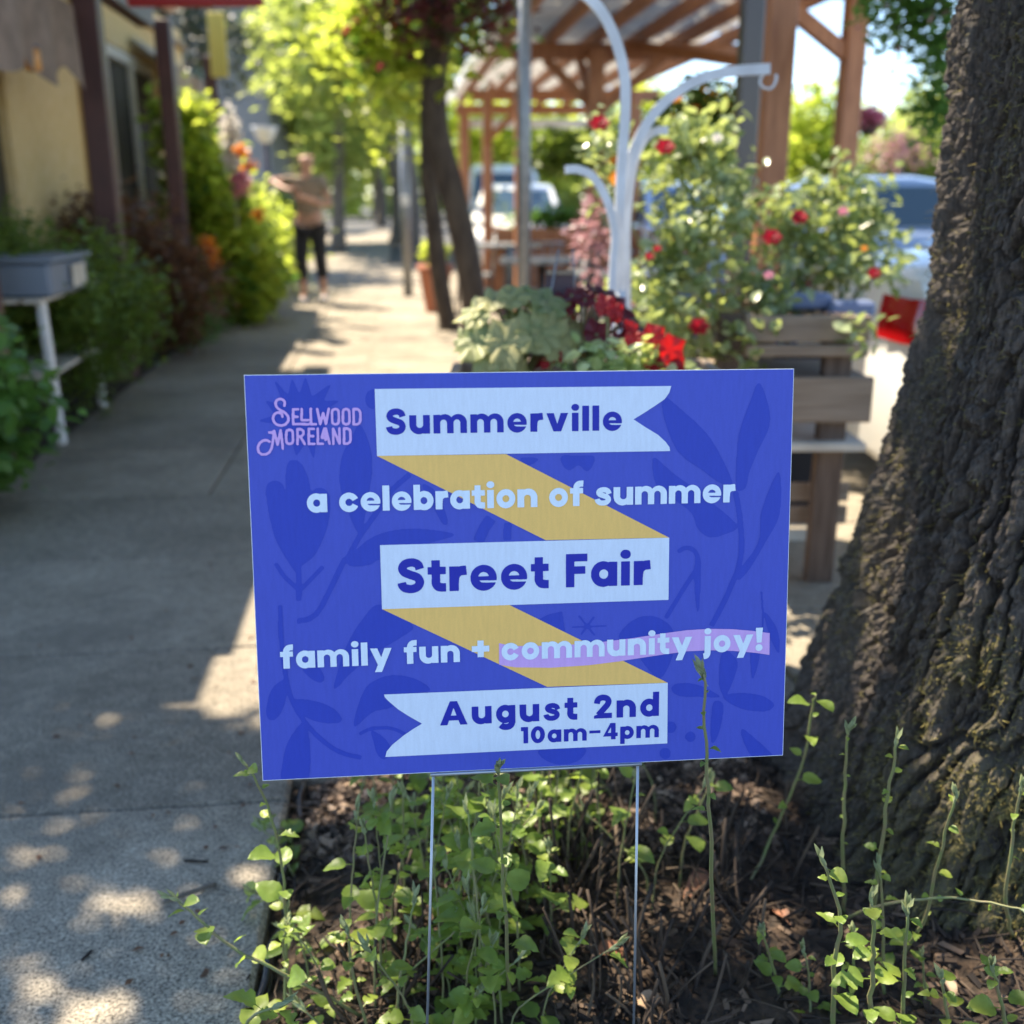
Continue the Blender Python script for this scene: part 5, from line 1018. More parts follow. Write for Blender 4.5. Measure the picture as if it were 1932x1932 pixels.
# white lengths hanging at the far end
mb = MB(); bar(mb, (-.7,17.1,2.25), (1.2,17.1,2.25), .03, .12); mb.build('fascia', M['white'], pg)
mb = MB(); mb.box((.985,4.75,1.5), (.085,.085,3.0), rz=.11, bev=.006); o = mb.build('steel_post', M['darksteel'], loc=(.985,4.75,0)); tag(o, 'dark brown square steel post just left of the orange wood post', 'post')
q = Vector((at(990,366,5.6).x, 5.6, 0)); mb = MB(); mb.tube([q, q+Vector((-.005,0,3.0))], .032, 14); o = mb.build('metal_pole', M['galv'], smooth=True, loc=q); tag(o, 'grey galvanised round pole between the dark trunks and the white hooks', 'pole')
# ------------------------------------------------------------------ white plant hanger
YH = 2.95; hb = at(1165,600,YH); ph = thing('plant_hanger', 'white metal plant hanger with four curved arms behind the sign', 'plant hanger', (hb.x,YH,0))
def arm(pts, wd=.020, th=.010, nm='arm', dy=0):
    P = cat_smooth([at(x, y, YH+dy) for x, y in pts], 7); mb = MB(); n = len(P); Yv = Vector((0,1,0))
    for i, p in enumerate(P):
        T = (P[min(i+1,n-1)]-P[max(i-1,0)]).normalized(); S = T.cross(Yv).normalized()
        for a, b in ((-1,-1),(1,-1),(1,1),(-1,1)): mb.v.append(p+S*a*wd/2+Yv*b*th)
        if i:
            for k in range(4): q = (i-1)*4; mb.f.append((q+k, q+(k+1)%4, q+4+(k+1)%4, q+4+k))
    mb.f += [(3,2,1,0), tuple(4*(n-1)+k for k in range(4))]; return mb.build(nm, M['hanger'], ph, auto=40)
arm([(1163,620),(1166,480),(1172,330),(1180,200),(1176,130),(1155,60),(1125,10),(1085,-22),(1040,-40)], .026)
arm([(1174,620),(1176,500),(1178,380),(1190,300),(1230,220),(1290,165),(1360,138),(1452,130)], .026, dy=.03)
arm([(1152,620),(1157,500),(1160,440),(1146,380),(1120,335),(1092,320),(1066,320)], .021, dy=-.03)
arm([(1183,620),(1182,500),(1184,400),(1196,310),(1214,266),(1236,248),(1260,246)], .021, dy=.06)
mb = MB(); mb.tube(cat_smooth([at(1440,140,YH+.03), at(1434,155,YH+.03), at(1442,166,YH+.03), at(1456,166,YH+.03), at(1464,152,YH+.03), at(1464,140,YH+.03)],4), .0036, 8); o = mb.build('s_hook', M['hanger'], smooth=True, loc=at(1445,150,YH+.03)); tag(o, 'white S hook hanging at the end of the longest white arm', 'hook')
mb = MB(); mb.tube([(hb.x,YH,0),(hb.x,YH,.95)], .02, 10); mb.build('base_pole', M['hanger'], ph, smooth=True)
mb = MB(); mb.lathe((hb.x,YH,0), [(.16,0),(.16,.015),(.03,.03)], 16); mb.build('foot', M['hanger'], ph)
# ------------------------------------------------------------------ planter behind the sign with heucheras
def planks(name, label, cat_, c, L, D, H, nrow, z0, rz=.0, m_='oldwood', top=True, bottom=True):
    t = thing(name, label, cat_, (c[0],c[1],z0)); h = (H-z0)/nrow
    Rz = Matrix.Rotation(rz,3,'Z')
    for r_ in range(nrow):
        z = z0+h*(r_+.5)
        for (ox, oy, lx, ly) in ((0,-D/2,L,.022),(0,D/2,L,.022),(-L/2+.011,0,.022,D-.025),(L/2-.011,0,.022,D-.025)):
            mb = MB(); mb.box(Vector((c[0],c[1],z))+Rz @ Vector((ox,oy,0)), (lx,ly,h-.012), rz=rz, bev=.003); mb.build('plank', M[m_], t)
    mb = MB(); mb.box((c[0],c[1],H-.06), (L-.05,D-.05,.02), rz=rz); mb.build('soil', M['hedge_soil'], t); return t
planks('wood_planter', 'tall weathered plank planter right behind the sign holding the heuchera plants', 'planter', (.18,2.52), .66, .46, .80, 5, 0)
def roundleaves(name, C, N, S, mt, seed, lobes=6, ruf=.08):
    """broad scalloped heuchera leaves, each a 2-ring fan"""
    R = np.random.default_rng(seed); V = []; Fc = []; tint = []; k = lobes*4
    for c, n_, s in zip(C, N, S):
        n_ = np.array(n_)/np.linalg.norm(n_); d = np.cross(n_, [0,.3,1]); d /= np.linalg.norm(d); b = np.cross(n_, d); b0 = len(V); V.append(c-n_*s*.22); tt = R.random()
        for ring in (.5, 1):
            for j in range(k):
                a = 2*math.pi*j/k; r = s*ring*(1+(.13*math.cos(a*lobes)+.05*math.cos(a*lobes*2) if ring == 1 else .04*math.cos(a*lobes)))*(1-.25*max(0, math.cos(a))**8)
                V.append(c+d*r*math.cos(a)+b*r*math.sin(a)+n_*s*(ruf*math.sin(a*lobes+1)*ring+(.02 if ring==1 else 0)-.12*(ring==1)))
        tint += [tt]*(2*k+1)
        for j in range(k): j2 = (j+1)%k; Fc.append((b0,b0+1+j,b0+1+j2)); Fc.append((b0+1+j,b0+1+k+j,b0+1+k+j2,b0+1+j2))
    me = bpy.data.meshes.new(name); me.from_pydata([Vector(v) for v in V], [], Fc); me.materials.append(mt); shade(me); a_ = me.attributes.new('tint','FLOAT','POINT'); a_.data.foreach_set('value', np.array(tint, np.float32)); return me
def rosette(name, label, c, rx, rz_, n, s, mt, seed, lobes=6, cat_='plant', each=True):
    R = random.Random(seed); t = thing(name, label, cat_, (c[0],c[1],.78)); mb = MB()
    for i in range(n):
        a = R.uniform(0, 6.28); e = math.acos(R.uniform(.02,1)); d = Vector((math.cos(a)*math.sin(e), math.sin(a)*math.sin(e), math.cos(e))); p = Vector(c)+Vector((d.x*rx, d.y*rx*.8, d.z*rz_))
        o = put('leaf', roundleaves('leaf', [np.array(p)], [np.array(d+Vector((0,-.35,.35)))], [s*R.uniform(.6,1.1)], mt, seed*50+i, lobes, .16), t); mb.tube([Vector((c[0],c[1],.76)), lerp(Vector((c[0],c[1],.78)), p, .5)+Vector((0,0,.03)), p], .003, 5)
    mb.build('stems', M['stem'], t, smooth=True); return t
p0 = at(975, 660, 2.42)
rosette('heuchera', 'pale olive green heuchera with broad scalloped leaves above the left of the sign', (p0.x,2.45,.845), .145, .15, 32, .050, M['heu_green'], 3)
p1 = at(905, 690, 2.42); rosette('heuchera', 'yellow green drooping heuchera leaves at the far left of the planter', (p1.x+.03,2.40,.80), .08, .12, 9, .05, M['heu_green'], 4)
p2 = at(1100, 640, 2.5); rosette('heuchera', 'dark wine red heuchera in the middle of the planter behind the sign', (p2.x,2.5,.84), .12, .16, 24, .042, M['heu_red'], 5, 5)
p3 = at(1150, 680, 2.4); t = thing('lime_plant', 'small lime and cream variegated plant at the front of the planter', 'plant', (p3.x,2.38,.78))
put('foliage', leaves('foliage', blobs(420, [(p3.x,2.36,.83,.13,.09,.07),(p3.x+.08,2.38,.82,.10,.08,.06)], 44, .3), .035, M['lime'], 45, 'leaf'), t)
for i, (x, y, s, n, lb) in enumerate(((1148,582,.030,4,'upright scarlet leaf at the top of the red heuchera'), (1250,655,.042,5,'large scarlet leaf cluster at the right end of the planter above the sign'), (1188,622,.022,4,'small scarlet leaf between the two larger scarlet ones'), (1040,678,.02,3,'dark red leaf low in front of the green heuchera'))):
    c = at(x, y, 2.36); R = random.Random(i); t = thing('scarlet_leaves', lb, 'plant', (c.x,c.y,.78), 'scarlet leaves in the planter')
    for k in range(n):
        q = c+Vector((R.uniform(-1,1)*s*.7, R.uniform(-1,1)*s*.5, R.uniform(-1,1)*s)); put('leaf', roundleaves('leaf', [np.array(q)], [np.array([R.uniform(-.6,.6), -1, R.uniform(-.2,.6)])], [s*R.uniform(.55,.85)], M['scarlet'], i*9+k, 5, .15), t)
    mb = MB(); mb.tube([(c.x,c.y+.01,.76), c], .003, 5); mb.build('stem', M['stem'], t)
c = at(1056, 560, 2.55); tg = thing('plant_tag', 'dark maroon photo card on wire stakes standing in the planter', 'sign', (c.x,c.y,.78))
Mx = Matrix.Rotation(-.12,3,'X'); mb = MB(); mb.box(c, (.062,.004,.105), M=Mx); mb.build('card', M['slate'], tg); mb = MB(); mb.box(c+Vector((0,-.0005,.056)), (.064,.006,.010), M=Mx); mb.build('header', M['oldwood'], tg)
mb = MB(); mb.tube([c+Vector((-.045,-.01,-.14)), c+Vector((-.005,-.012,.11))], .0022, 6); mb.tube([c+Vector((.045,.01,-.14)), c+Vector((.03,.012,.11))], .0022, 6); mb.build('stake', M['galv'], tg, smooth=True)
# ------------------------------------------------------------------ timber rack right of the sign
tr = thing('timber_bench', 'weathered timber planter bench made of wide boards right of the sign', 'bench', (1.05,3.2,0))
def board(x0, x1, y, z, h, dpt=.03, m_='oldwood', nm='board', lb=None):
    mb = MB(); mb.box(((x0+x1)/2, y, z), (x1-x0, dpt, h), rz=.0, bev=.003); o = mb.build(nm, M[m_], tr, label=lb); return o
def X_(px, y): return at(px, 366, y).x
def Z_(py, y): return at(966, py, y).z
yb = 3.2; xa, xb = at(1405,640,yb).x, 1.07
z1, z0_ = Z_(592,yb), Z_(672,yb); board(xa, xb, yb, (z1+z0_)/2+.02, (z1-z0_)*.60); board(xa+.002, xb, yb-.003, z0_+.018, .034)
board(xa, xb, yb+.42, (z1+z0_)/2, z1-z0_)
mb = MB(); mb.box((xa+.015,yb+.21,(z1+z0_)/2), (.028,.385,z1-z0_), bev=.003); mb.build('board', M['oldwood'], tr)
mb = MB(); mb.box(((xa+xb)/2,yb+.21,z1-.05), (xb-xa-.07,.37,.02)); mb.build('soil', M['hedge_soil'], tr)
z1, z0_ = Z_(712,yb), Z_(797,yb); board(.60, 1.10, yb+.01, (z1+z0_)/2, z1-z0_)
mb = MB(); mb.box((.84,yb+.21,z1-.012), (.50,.36,.022), bev=.003); mb.build('board', M['oldwood'], tr)
zt = Z_(842,yb); mb = MB(); mb.box((.84,yb+.20,zt), (.50,.44,.026), bev=.003); mb.build('board', M['palewood'], tr)
for x in (xa-.03, at(1568,900,yb).x):
    mb = MB(); mb.box((x,yb+.05,.43), (.085,.05,.86), bev=.004); mb.build('leg', M['darkwood'], tr); mb = MB(); mb.box((x-.14,yb+.40,.43), (.05,.05,.86), bev=.004); mb.build('leg', M['oldwood'], tr)
for py, m_ in ((925,'oldwood'),(968,'oldwood'),(1042,'palewood'),(1075,'palewood')): board(.5, 1.08, yb+.085 if m_=='oldwood' else yb+.47, Z_(py, yb+.1), .06 if m_=='oldwood' else .05, .02, m_, 'slat')
mb = MB(); mb.box((.85,yb+.50,.38), (.60,.03,.60)); mb.build('gap_shade_sheet', M['trouser'], tr)  # added black sheet standing in for the shade between the bench boards
for i,(x,py,y) in enumerate(((1600,575,3.36),(1520,560,3.4))):
    q = at(x,py,y); mb = MB(); mb.box((q.x,q.y,q.z-.01), (.14,.12,.05), bev=.01); o = mb.build('blue_tray', M['bluetub'], loc=q); tag(o, ['small blue tray at the right on top of the timber bench','small blue tray at the left on top of the timber bench'][i], 'tray', 'blue trays on the bench')
# ------------------------------------------------------------------ roses
def rosebush(name, label, base, pts, n, size, mt, seed, blooms, cr=.08):
    t = thing(name, label, 'rose bush', base); R = random.Random(seed); mb = MB(); C = []
    for i, (px, py, y, r) in enumerate(pts):
        e = at(px, py, y); b = Vector(base)+Vector((R.uniform(-.12,.12), R.uniform(-.1,.1), 0)); mid = lerp(b, e, .55)+Vector((R.uniform(-.08,.08), R.uniform(-.05,.05), .05)); P = cat_smooth([b, mid, e], 5); mb.tube(P, [lerp(.007,.0025,k/(len(P)-1)) for k in range(len(P))], 6)
        C.append((e.x, e.y, e.z, r, r*.8, r))
    mb.build('canes', M['stem'], t, smooth=True); put('foliage', leaves('foliage', blobs(n, C, seed, .2, max(30,n//26), cr*.5), size, mt, seed+1, 'leaf', up=.2), t)
    for i, (px, py, y, s, mm_) in enumerate(blooms):
        s *= .62
        c = at(px, py, y); Rr = random.Random(seed*7+i); V = []; Fc = []; 
        for ring, (rad, tilt, cnt_) in enumerate(((.35,1.35,3),(.6,1.0,4),(.85,.6,5),(1.0,.25,6))):
            for k in range(cnt_):
                a = 6.283*k/cnt_+ring*.7; R3 = Matrix.Rotation(a,3,'Z') @ Matrix.Rotation(-tilt,3,'Y'); b = len(V)
                for u, v, z in ((.05,-.18,0),(.05,.18,0),(.6,-.42,.12),(.6,.42,.12),(1,-.22,.02),(1,.22,.02)): V.append(c+Matrix.Rotation(.9,3,'X') @ (R3 @ Vector((u*rad,v,z)))*s+Vector((0,0,0)))
                Fc += [(b,b+1,b+3,b+2),(b+2,b+3,b+5,b+4)]
        me = bpy.data.meshes.new('rose_bloom'); me.from_pydata(V, [], Fc); me.materials.append(M[mm_]); shade(me); a_ = me.attributes.new('tint','FLOAT','POINT'); a_.data.foreach_set('value', np.full(len(V), Rr.random(), np.float32)); put('rose_bloom', me, t)
    return t
rosebush('rose_bush', 'rose bush with glossy glint painted leaves and red blooms in front of the orange post', (.72,3.7,0), [(1180,260,3.4,.10),(1270,225,3.5,.07),(1300,290,3.5,.13),(1350,290,3.6,.10),(1250,330,3.5,.12),(1320,360,3.5,.17),(1290,430,3.5,.16),(1350,420,3.6,.15),(1240,470,3.4,.13),(1310,510,3.4,.18),(1230,560,3.3,.15),(1300,620,3.2,.16),(1390,330,3.7,.12),(1430,360,3.7,.12),(1380,540,3.4,.15),(1440,560,3.3,.12),(1340,650,3.2,.15),(1220,640,3.2,.12),(1120,270,3.5,.08),(1130,400,3.5,.08),(1380,630,3.2,.12),(1150,330,3.5,.07)], 2000, .041, M['rleaf'], 201,
   [(1130,235,3.3,.05,'petal_red'),(1254,280,3.3,.05,'petal_red'),(1455,450,3.2,.05,'petal_red'),(1318,618,3.1,.05,'petal_red'),(1275,168+20,3.4,.03,'petal_orange'),(1165,340,3.4,.05,'petal_orange'),(1225,485,3.2,.025,'petal_red'),(1240,470,3.1,.02,'petal_red'),(1450,520,3.2,.028,'petal_pink'),(1270,700-20,3.1,.03,'petal_red'),(1160,305,3.4,.03,'petal_orange'),(1352,262,3.4,.03,'petal_white')])
rosebush('rose_bush', 'darker green rose bush with scattered red buds growing out of the timber bench', (.93,3.42,.76), [(1500,400,3.6,.13),(1560,350,3.7,.12),(1600,420,3.7,.13),(1540,470,3.6,.14),(1620,360,3.8,.08),(1640,430,3.8,.09),(1640,490,3.6,.09),(1600,520,3.5,.14),(1520,540,3.5,.12),(1610,450,3.8,.09),(1480,470,3.5,.12),(1610,640,3.15,.05),(1580,380,3.7,.12)], 1500, .040, M['rleaf'], 221,
   [(1507,412,3.4,.045,'petal_red'),(1648,517,3.3,.035,'petal_red'),(1590,400,3.5,.03,'petal_pink'),(1630,470,3.4,.02,'petal_orange')])
q = at(1118, 450, 4.6); t = thing('blossom_shrub', 'dusky pink blossoming shrub behind the white hooks', 'shrub', (q.x,q.y,0)); put('foliage', leaves('foliage', blobs(300, [(q.x,q.y,q.z,.13,.2,.16),(q.x+.05,q.y,q.z-.2,.13,.2,.12)], 66, .2), .04, M['blossom'], 67), t); mb = MB(); mb.tube([(q.x,q.y,0), q], .012, 6); mb.build('stem', M['darkbark'], t)
q = at(1325, 235, 6.5); t = thing('vine', 'dark leafy vine climbing under the pergola roof with small yellow flowers', 'vine', (q.x,q.y,0)); put('foliage', leaves('foliage', blobs(5200, [(q.x,q.y,q.z-.02,.30,.3,.30),(q.x-.75,q.y+1.5,q.z-.1,.34,.3,.18)], 68, .2), .06, M['dleaf'], 69), t); put('yellow_flowers', leaves('yellow_flowers', blobs(60, [(q.x,q.y-.2,q.z,.25,.1,.22)], 70, .4), .05, M['petal_orange'], 71), t); mb = MB(); mb.tube([(q.x+.1,q.y,0), q], .02, 6); mb.build('stem', M['darkbark'], t)
def basket(label, c, r, mt, n, sz_, seed, extra=None):
    t = thing('hanging_basket', label, 'basket', c); mb = MB(); mb.lathe(c, [(.02,-r*.9),(r*.5,-r*.7),(r*.75,-r*.1),(r*.7,-r*.1)], 16); mb.build('bowl', M['darkbark'], t, smooth=True); put('plant', leaves('plant', blobs(n, [(c[0],c[1],c[2]+r*.15,r,r,r*.75)], seed, .5), sz_, mt, seed+1), t)
    if extra: ob_ = put('flowers', leaves('flowers', blobs(extra[1], [(c[0],c[1],c[2]+r*.1,r*1.05,r,r*.8)], seed+2, .9), .06, extra[0], seed+3), t); ob_['kind'] = 'stuff'
    mb = MB(); 
    for a in range(3): mb.tube([(c[0]+r*.7*math.cos(a*2.1),c[1]+r*.7*math.sin(a*2.1),c[2]-r*.1),(c[0],c[1],c[2]+r*2.6)], .003, 5)
    mb.build('chain', M['darksteel'], t); return t
c = at(1640,230,7.5); basket('small round pink flower basket hanging right of the far orange post', c, .10, M['petal_pink'], 420, .05, 81)
c = at(1745,40,4.6); t = thing('overhanging_branch', 'loose leafy branch with a few pink blossoms hanging beside the top of the trunk', 'branch', c)
put('foliage', leaves('foliage', blobs(900, [(c.x,c.y,c.z+.06,.26,.2,.12),(c.x+.08,c.y,c.z-.10,.16,.15,.10),(c.x-.10,c.y,c.z-.02,.14,.15,.08)], 84, .2, 60, .045), .05, M['gleaf'], 85), t)
ob_ = put('blossoms', leaves('blossoms', blobs(26, [(c.x-.05,c.y,c.z,.26,.2,.13)], 86, .6), .045, M['blossom'], 87), t); ob_['kind'] = 'stuff'
mb = MB(); P = cat_smooth([c+Vector((.9,.1,.9)), c+Vector((.35,.05,.42)), c+Vector((.05,0,.08)), c+Vector((-.15,0,-.04))], 4); mb.tube(P, [lerp(.035,.004,k/(len(P)-1)) for k in range(len(P))], 7); mb.build('stem', M['darkbark'], t, smooth=True)
c = at(1765,190,4.8); o = thing('trailing_vine', 'thin trailing greenery hanging below the loose leafy branch', 'plant', c); put('foliage', leaves('foliage', blobs(420, [(c.x,c.y,c.z,.14,.14,.22)], 87, .2), .045, M['gleaf'], 88), o); mb = MB(); mb.tube([c, c+Vector((0,0,.3))], .003); mb.build('stem', M['stem'], o)
# ------------------------------------------------------------------ cars
def car(label, x, y, rz, paint, L=4.5, W=1.8, H=1.46, kind='car', roofz=None, detail=True, group=None):
    """heading along local +X; origin on the ground at the centre"""
    t = thing('parked_car', label, 'car', (x,y,-.066), group); Rz = Matrix.Rotation(rz,3,'Z'); o0 = Vector((x,y,-.066)); h = H/1.46
    def Wd(p): return o0+Rz @ Vector(p)
    st = [(-.5,.50,.86,.80,.30),(-.49,.34,.97,.92,.24),(-.44,.24,1.02,.97,.20),(-.30,.20,1.0,1.0,.18),(0,.19,.96,1.0,.18),(.24,.20,.94,1.0,.18),(.36,.22,.88,.98,.19),(.45,.26,.78,.93,.22),(.485,.32,.68,.86,.26),(.5,.42,.60,.76,.32)] if kind == 'car' else [(-.5,.5,1.2,.88,.4),(-.48,.3,1.25,.96,.3),(-.2,.22,1.2,1,.2),(.2,.22,1.15,1,.2),(.38,.24,1.1,.98,.2),(.47,.3,1.0,.92,.25),(.5,.45,.85,.82,.35)]
    mb = MB(); prof = lambda zb, zt, w_: [(-w_*.90,zb),(-w_,zb+.12),(-w_*1.0,(zb+zt)/2+.05),(-w_*.96,zt-.06),(-w_*.86,zt),(0,zt+.025),(w_*.86,zt),(w_*.96,zt-.06),(w_,(zb+zt)/2+.05),(w_,zb+.12),(w_*.90,zb)]
    n = 11
    for s_, zb, zt, wf, lift in st:
        for yy, zz_ in prof(lift*h, zt*h, wf*W/2): mb.v.append(Wd((s_*L, yy, zz_)))
    for i in range(len(st)-1):
        for k in range(n): a = i*n+k; b_ = i*n+(k+1)%n; mb.f.append((a,b_,b_+n,a+n))
    mb.f += [tuple(range(n-1,-1,-1)), tuple((len(st)-1)*n+k for k in range(n))]; mb.build('body', paint, t, auto=50)
    if kind == 'car': cab = [(-.40,1.0,.0,.80),(-.27,1.34,1,.66),(-.16,1.44,1,.63),(.02,1.455,1,.62),(.10,1.40,1,.64),(.27,.93,0,.80)]
    else: cab = [(-.49,1.22,0,.86),(-.46,1.85,1,.76),(-.2,1.95,1,.74),(.15,1.93,1,.74),(.25,1.80,1,.76),(.36,1.1,0,.86)]
    zbl = .93 if kind == 'car' else 1.14
    mb = MB(); m = len(cab)
    for s_, z, e, wf in cab:
        w_ = wf*W/2; wb = .84*W/2 if kind == 'car' else .93*W/2
        for yy, zz_ in ((-wb,zbl-.04),(-w_,z-.03),(-w_*.85,z),(w_*.85,z),(w_,z-.03),(wb,zbl-.04)): mb.v.append(Wd((s_*L, yy, zz_*h)))
    for i in range(m-1):
        for k in range(5): a = i*6+k; mb.f.append((a,a+1,a+7,a+6))
    mb.build('cabin', paint, t, auto=40)
    def quad(pts, nm, mt, off):
        mb = MB(); P = [Wd(p) for p in pts]; nn = (P[1]-P[0]).cross(P[2]-P[0]).normalized(); c = sum(P, Vector())/4; nn = nn if nn.dot(c-Wd((0,0,.8))) > 0 else -nn; P2 = [p+nn*off for p in P]; P3 = [p-nn*.02 for p in P2]
        s_ = len(mb.v); mb.v += P2+P3; mb.f += [(0,1,2,3),(7,6,5,4)]+[(i,(i+1)%4,(i+1)%4+4,i+4) for i in range(4)]; return mb.build(nm, mt, t)
    wbs = .82*W/2 if kind == 'car' else .90*W/2
    fw, fr = (cab[-1], cab[-2]); rw, rr_ = cab[0], cab[1]
    lp = lambda a, b, t_: a+(b-a)*t_
    for (c0, c1, nm) in ((fw, fr, 'windscreen'), (rw, rr_, 'rear_window')):
        a, b = .10, .90; q = []
        for t_, sg in ((a,-1),(a,1),(b,1),(b,-1)): q.append((lp(c0[0],c1[0],t_)*L, sg*lp(c0[3],c1[3],t_)*W/2*.86, lp(c0[1],c1[1],t_)*h))
        quad(q, nm, M['carglass'], .006)
    for sg in (-1, 1):
        for x0, x1, xt0, xt1 in ((-.26,-.07,-.21,-.075),(-.055,.17,-.06,.085)) if kind == 'car' else ((-.40,-.1,-.40,-.1),(-.08,.28,-.08,.20)):
            top = (1.35 if kind == 'car' else 1.78); wt = (.66 if kind == 'car' else .77)*W/2
            quad([(x0*L,sg*(wbs+.004),.99*h if kind=='car' else 1.22*h),(x1*L,sg*(wbs+.004),.99*h if kind=='car' else 1.22*h),(xt1*L,sg*wt*1.005,top*h),(xt0*L,sg*wt*1.005,top*h)], 'side_window', M['carglass'], .012)
        for xw in (-.30*L, .31*L):
            mb = MB(); R2 = Rz @ Matrix.Rotation(math.pi/2*sg, 3, 'X'); c = Wd((xw, sg*W*.455, .32)); mb.lathe(c, [(.20,-.10),(.30,-.10),(.325,-.07),(.325,.07),(.30,.10),(.20,.10)], 22, R2); wh = mb.build('wheel', M['tyre'], t, smooth=True)
            mb = MB(); mb.lathe(c, [(.001,-.085),(.06,-.09),(.17,-.07),(.21,-.098)], 14, R2); mb.build('rim', M['rim'], wh, smooth=True)
        mb = MB(); zh = .62*h if kind=='car' else .82*h; mb.box(Wd((.468*L, sg*W*.35, zh)), (.16,.32,.12), rz=rz, bev=.03); mb.build('headlight', M['lamp'], t)
        # tail lamp wraps round the corner
        mb = MB(); zt0, zt1 = (.75*h,.91*h)
        q = [(-.508*L,sg*W*.30),(-.503*L,sg*W*.43),(-.485*L,sg*W*.475),(-.465*L,sg*W*.492)]
        for xx, yy in q: mb.v += [Wd((xx,yy,zt0+.02*(xx>-.46*L))), Wd((xx,yy,(zt0+zt1)/2)), Wd((xx+.015,yy*.985,zt1))]
        for i in range(3): 
            for k in range(2): a = i*3+k; mb.f.append((a,a+3,a+4,a+1))
        mb.build('tail_light', M['tail'], t, auto=50)
        mb = MB(); mb.box(Wd((.18*L,sg*W*.54,1.0*h)), (.12,.16,.11), rz=rz, bev=.03); mb.build('mirror', paint, t)
    mb = MB(); mb.box(Wd((.49*L,0,.42*h)), (.10,W*.5,.12), rz=rz, bev=.02); mb.build('grille', M['black'], t)
    mb = MB(); mb.box(Wd((-.503*L,0,.82*h)), (.02,.5,.12), rz=rz, bev=.004); mb.build('number_plate', M['white'], t)
    return t
car('white car parked nose toward the walk under the far end of the pergola', .10, 18.6, -math.pi/2-.02, M['carwhite'])
car('white van behind the white car, its roof seen through the pergola posts', -.2, 27.2, -math.pi/2, M['carwhite'], 5.0, 2.0, 1.5, 'van')
car('silver blue car parked side on behind the rose bushes near the big trunk', 3.75, 11.2, 0.0, M['carblue'])
car('silver blue car seen through the rose leaves right of the white hooks', 2.3, 15.2, -math.pi/2+.1, M['carblue'])
car('white car with a red tail light poking out from behind the big trunk', at(1650,800,3.75).x+2.38, 4.64, 0.0, M['carwhite'], 4.5, 1.8, 1.46)
# ------------------------------------------------------------------ outdoor tables under the pergola
def table(label, x, y, s=.7):
    t = thing('cafe_table', label, 'table', (x,y,-.066)); mb = MB(); mb.box((x,y,.69), (s,s,.03), bev=.006); mb.build('tabletop', M['galv'], t)
    mb = MB(); mb.tube([(x,y,-.05),(x,y,.68)], .035, 10); mb.build('pedestal', M['darksteel'], t, smooth=True); mb = MB(); mb.box((x,y,-.05), (.45,.45,.03), bev=.004); mb.build('foot', M['darksteel'], t)
def chair(label, x, y, rz):
    t = thing('cafe_chair', label, 'chair', (x,y,-.066), 'chairs at the outdoor tables'); Rz = Matrix.Rotation(rz,3,'Z'); W_ = lambda *p: Vector((x,y,-.066))+Rz @ Vector(p)
    mb = MB(); mb.box(W_(0,0,.45), (.40,.40,.03), rz=rz, bev=.01); mb.build('seat', M['galv'], t)
    mb = MB(); 
    for k in range(5): mb.tube([W_(-.16+.08*k,.19,.47), W_(-.16+.08*k,.22,.86)], .008, 6)
    mb.tube([W_(-.19,.22,.86), W_(.19,.22,.86)], .014, 8); mb.build('backrest', M['galv'], t, smooth=True)
    for a, b in ((-1,-1),(1,-1),(1,1),(-1,1)): mb = MB(); mb.tube([W_(.17*a,.17*b,.44), W_(.20*a,.20*b,0)], .012, 7); mb.build('leg', M['darksteel'], t, smooth=True)
table('square metal table nearest the white hooks under the pergola', .75, 7.4); table('square metal table behind the grey pole under the pergola', .25, 9.0); table('square metal table farther back under the pergola near the terracotta pot', -.05, 11.8)
chair('metal chair left of the nearest outdoor table', .28, 7.35, -1.5); chair('metal chair behind the nearest outdoor table', .75, 8.0, 0.1); chair('metal chair left of the middle outdoor table', -.22, 9.1, -1.4); chair('metal chair behind the middle outdoor table', .28, 9.6, 0); chair('metal chair by the farthest outdoor table', -.4, 11.7, -1.5)
q = Vector((.55,6.4,0)); t = planks('wood_planter', 'stained wooden planter box low under the pergola behind the grey pole', 'planter', (.62,12.6), 1.7, .4, .85, 4, -.06, m_='redwood'); put('plant', leaves('plant', blobs(900, [(.62,12.6,.95,.8,.2,.15)], 97, .2), .09, M['gleaf'], 98), t)
# ------------------------------------------------------------------ the pedestrian
px_, py_ = gnd(592, 572).x, gnd(592, 572).y
def skin_mesh(name, V, E, Rr, mt, sub=2, keep=None):
    me = bpy.data.meshes.new(name); me.from_pydata([Vector(v) for v in V], E, []); o = bpy.data.objects.new(name, me); link(o); m1 = o.modifiers.new('s','SKIN'); m1.use_smooth_shade = True
    for i, r in enumerate(Rr): me.skin_vertices[0].data[i].radius = r if isinstance(r, tuple) else (r, r); me.skin_vertices[0].data[i].use_root = (i == 0)
    s2 = o.modifiers.new('u','SUBSURF'); s2.levels = sub; s2.render_levels = sub
    dg = bpy.context.evaluated_depsgraph_get(); m2 = bpy.data.meshes.new_from_object(o.evaluated_get(dg)); bpy.data.objects.remove(o); m2.name = name; m2.materials.clear(); m2.materials.append(mt); shade(m2); return m2
O = Vector((px_, py_, 0))
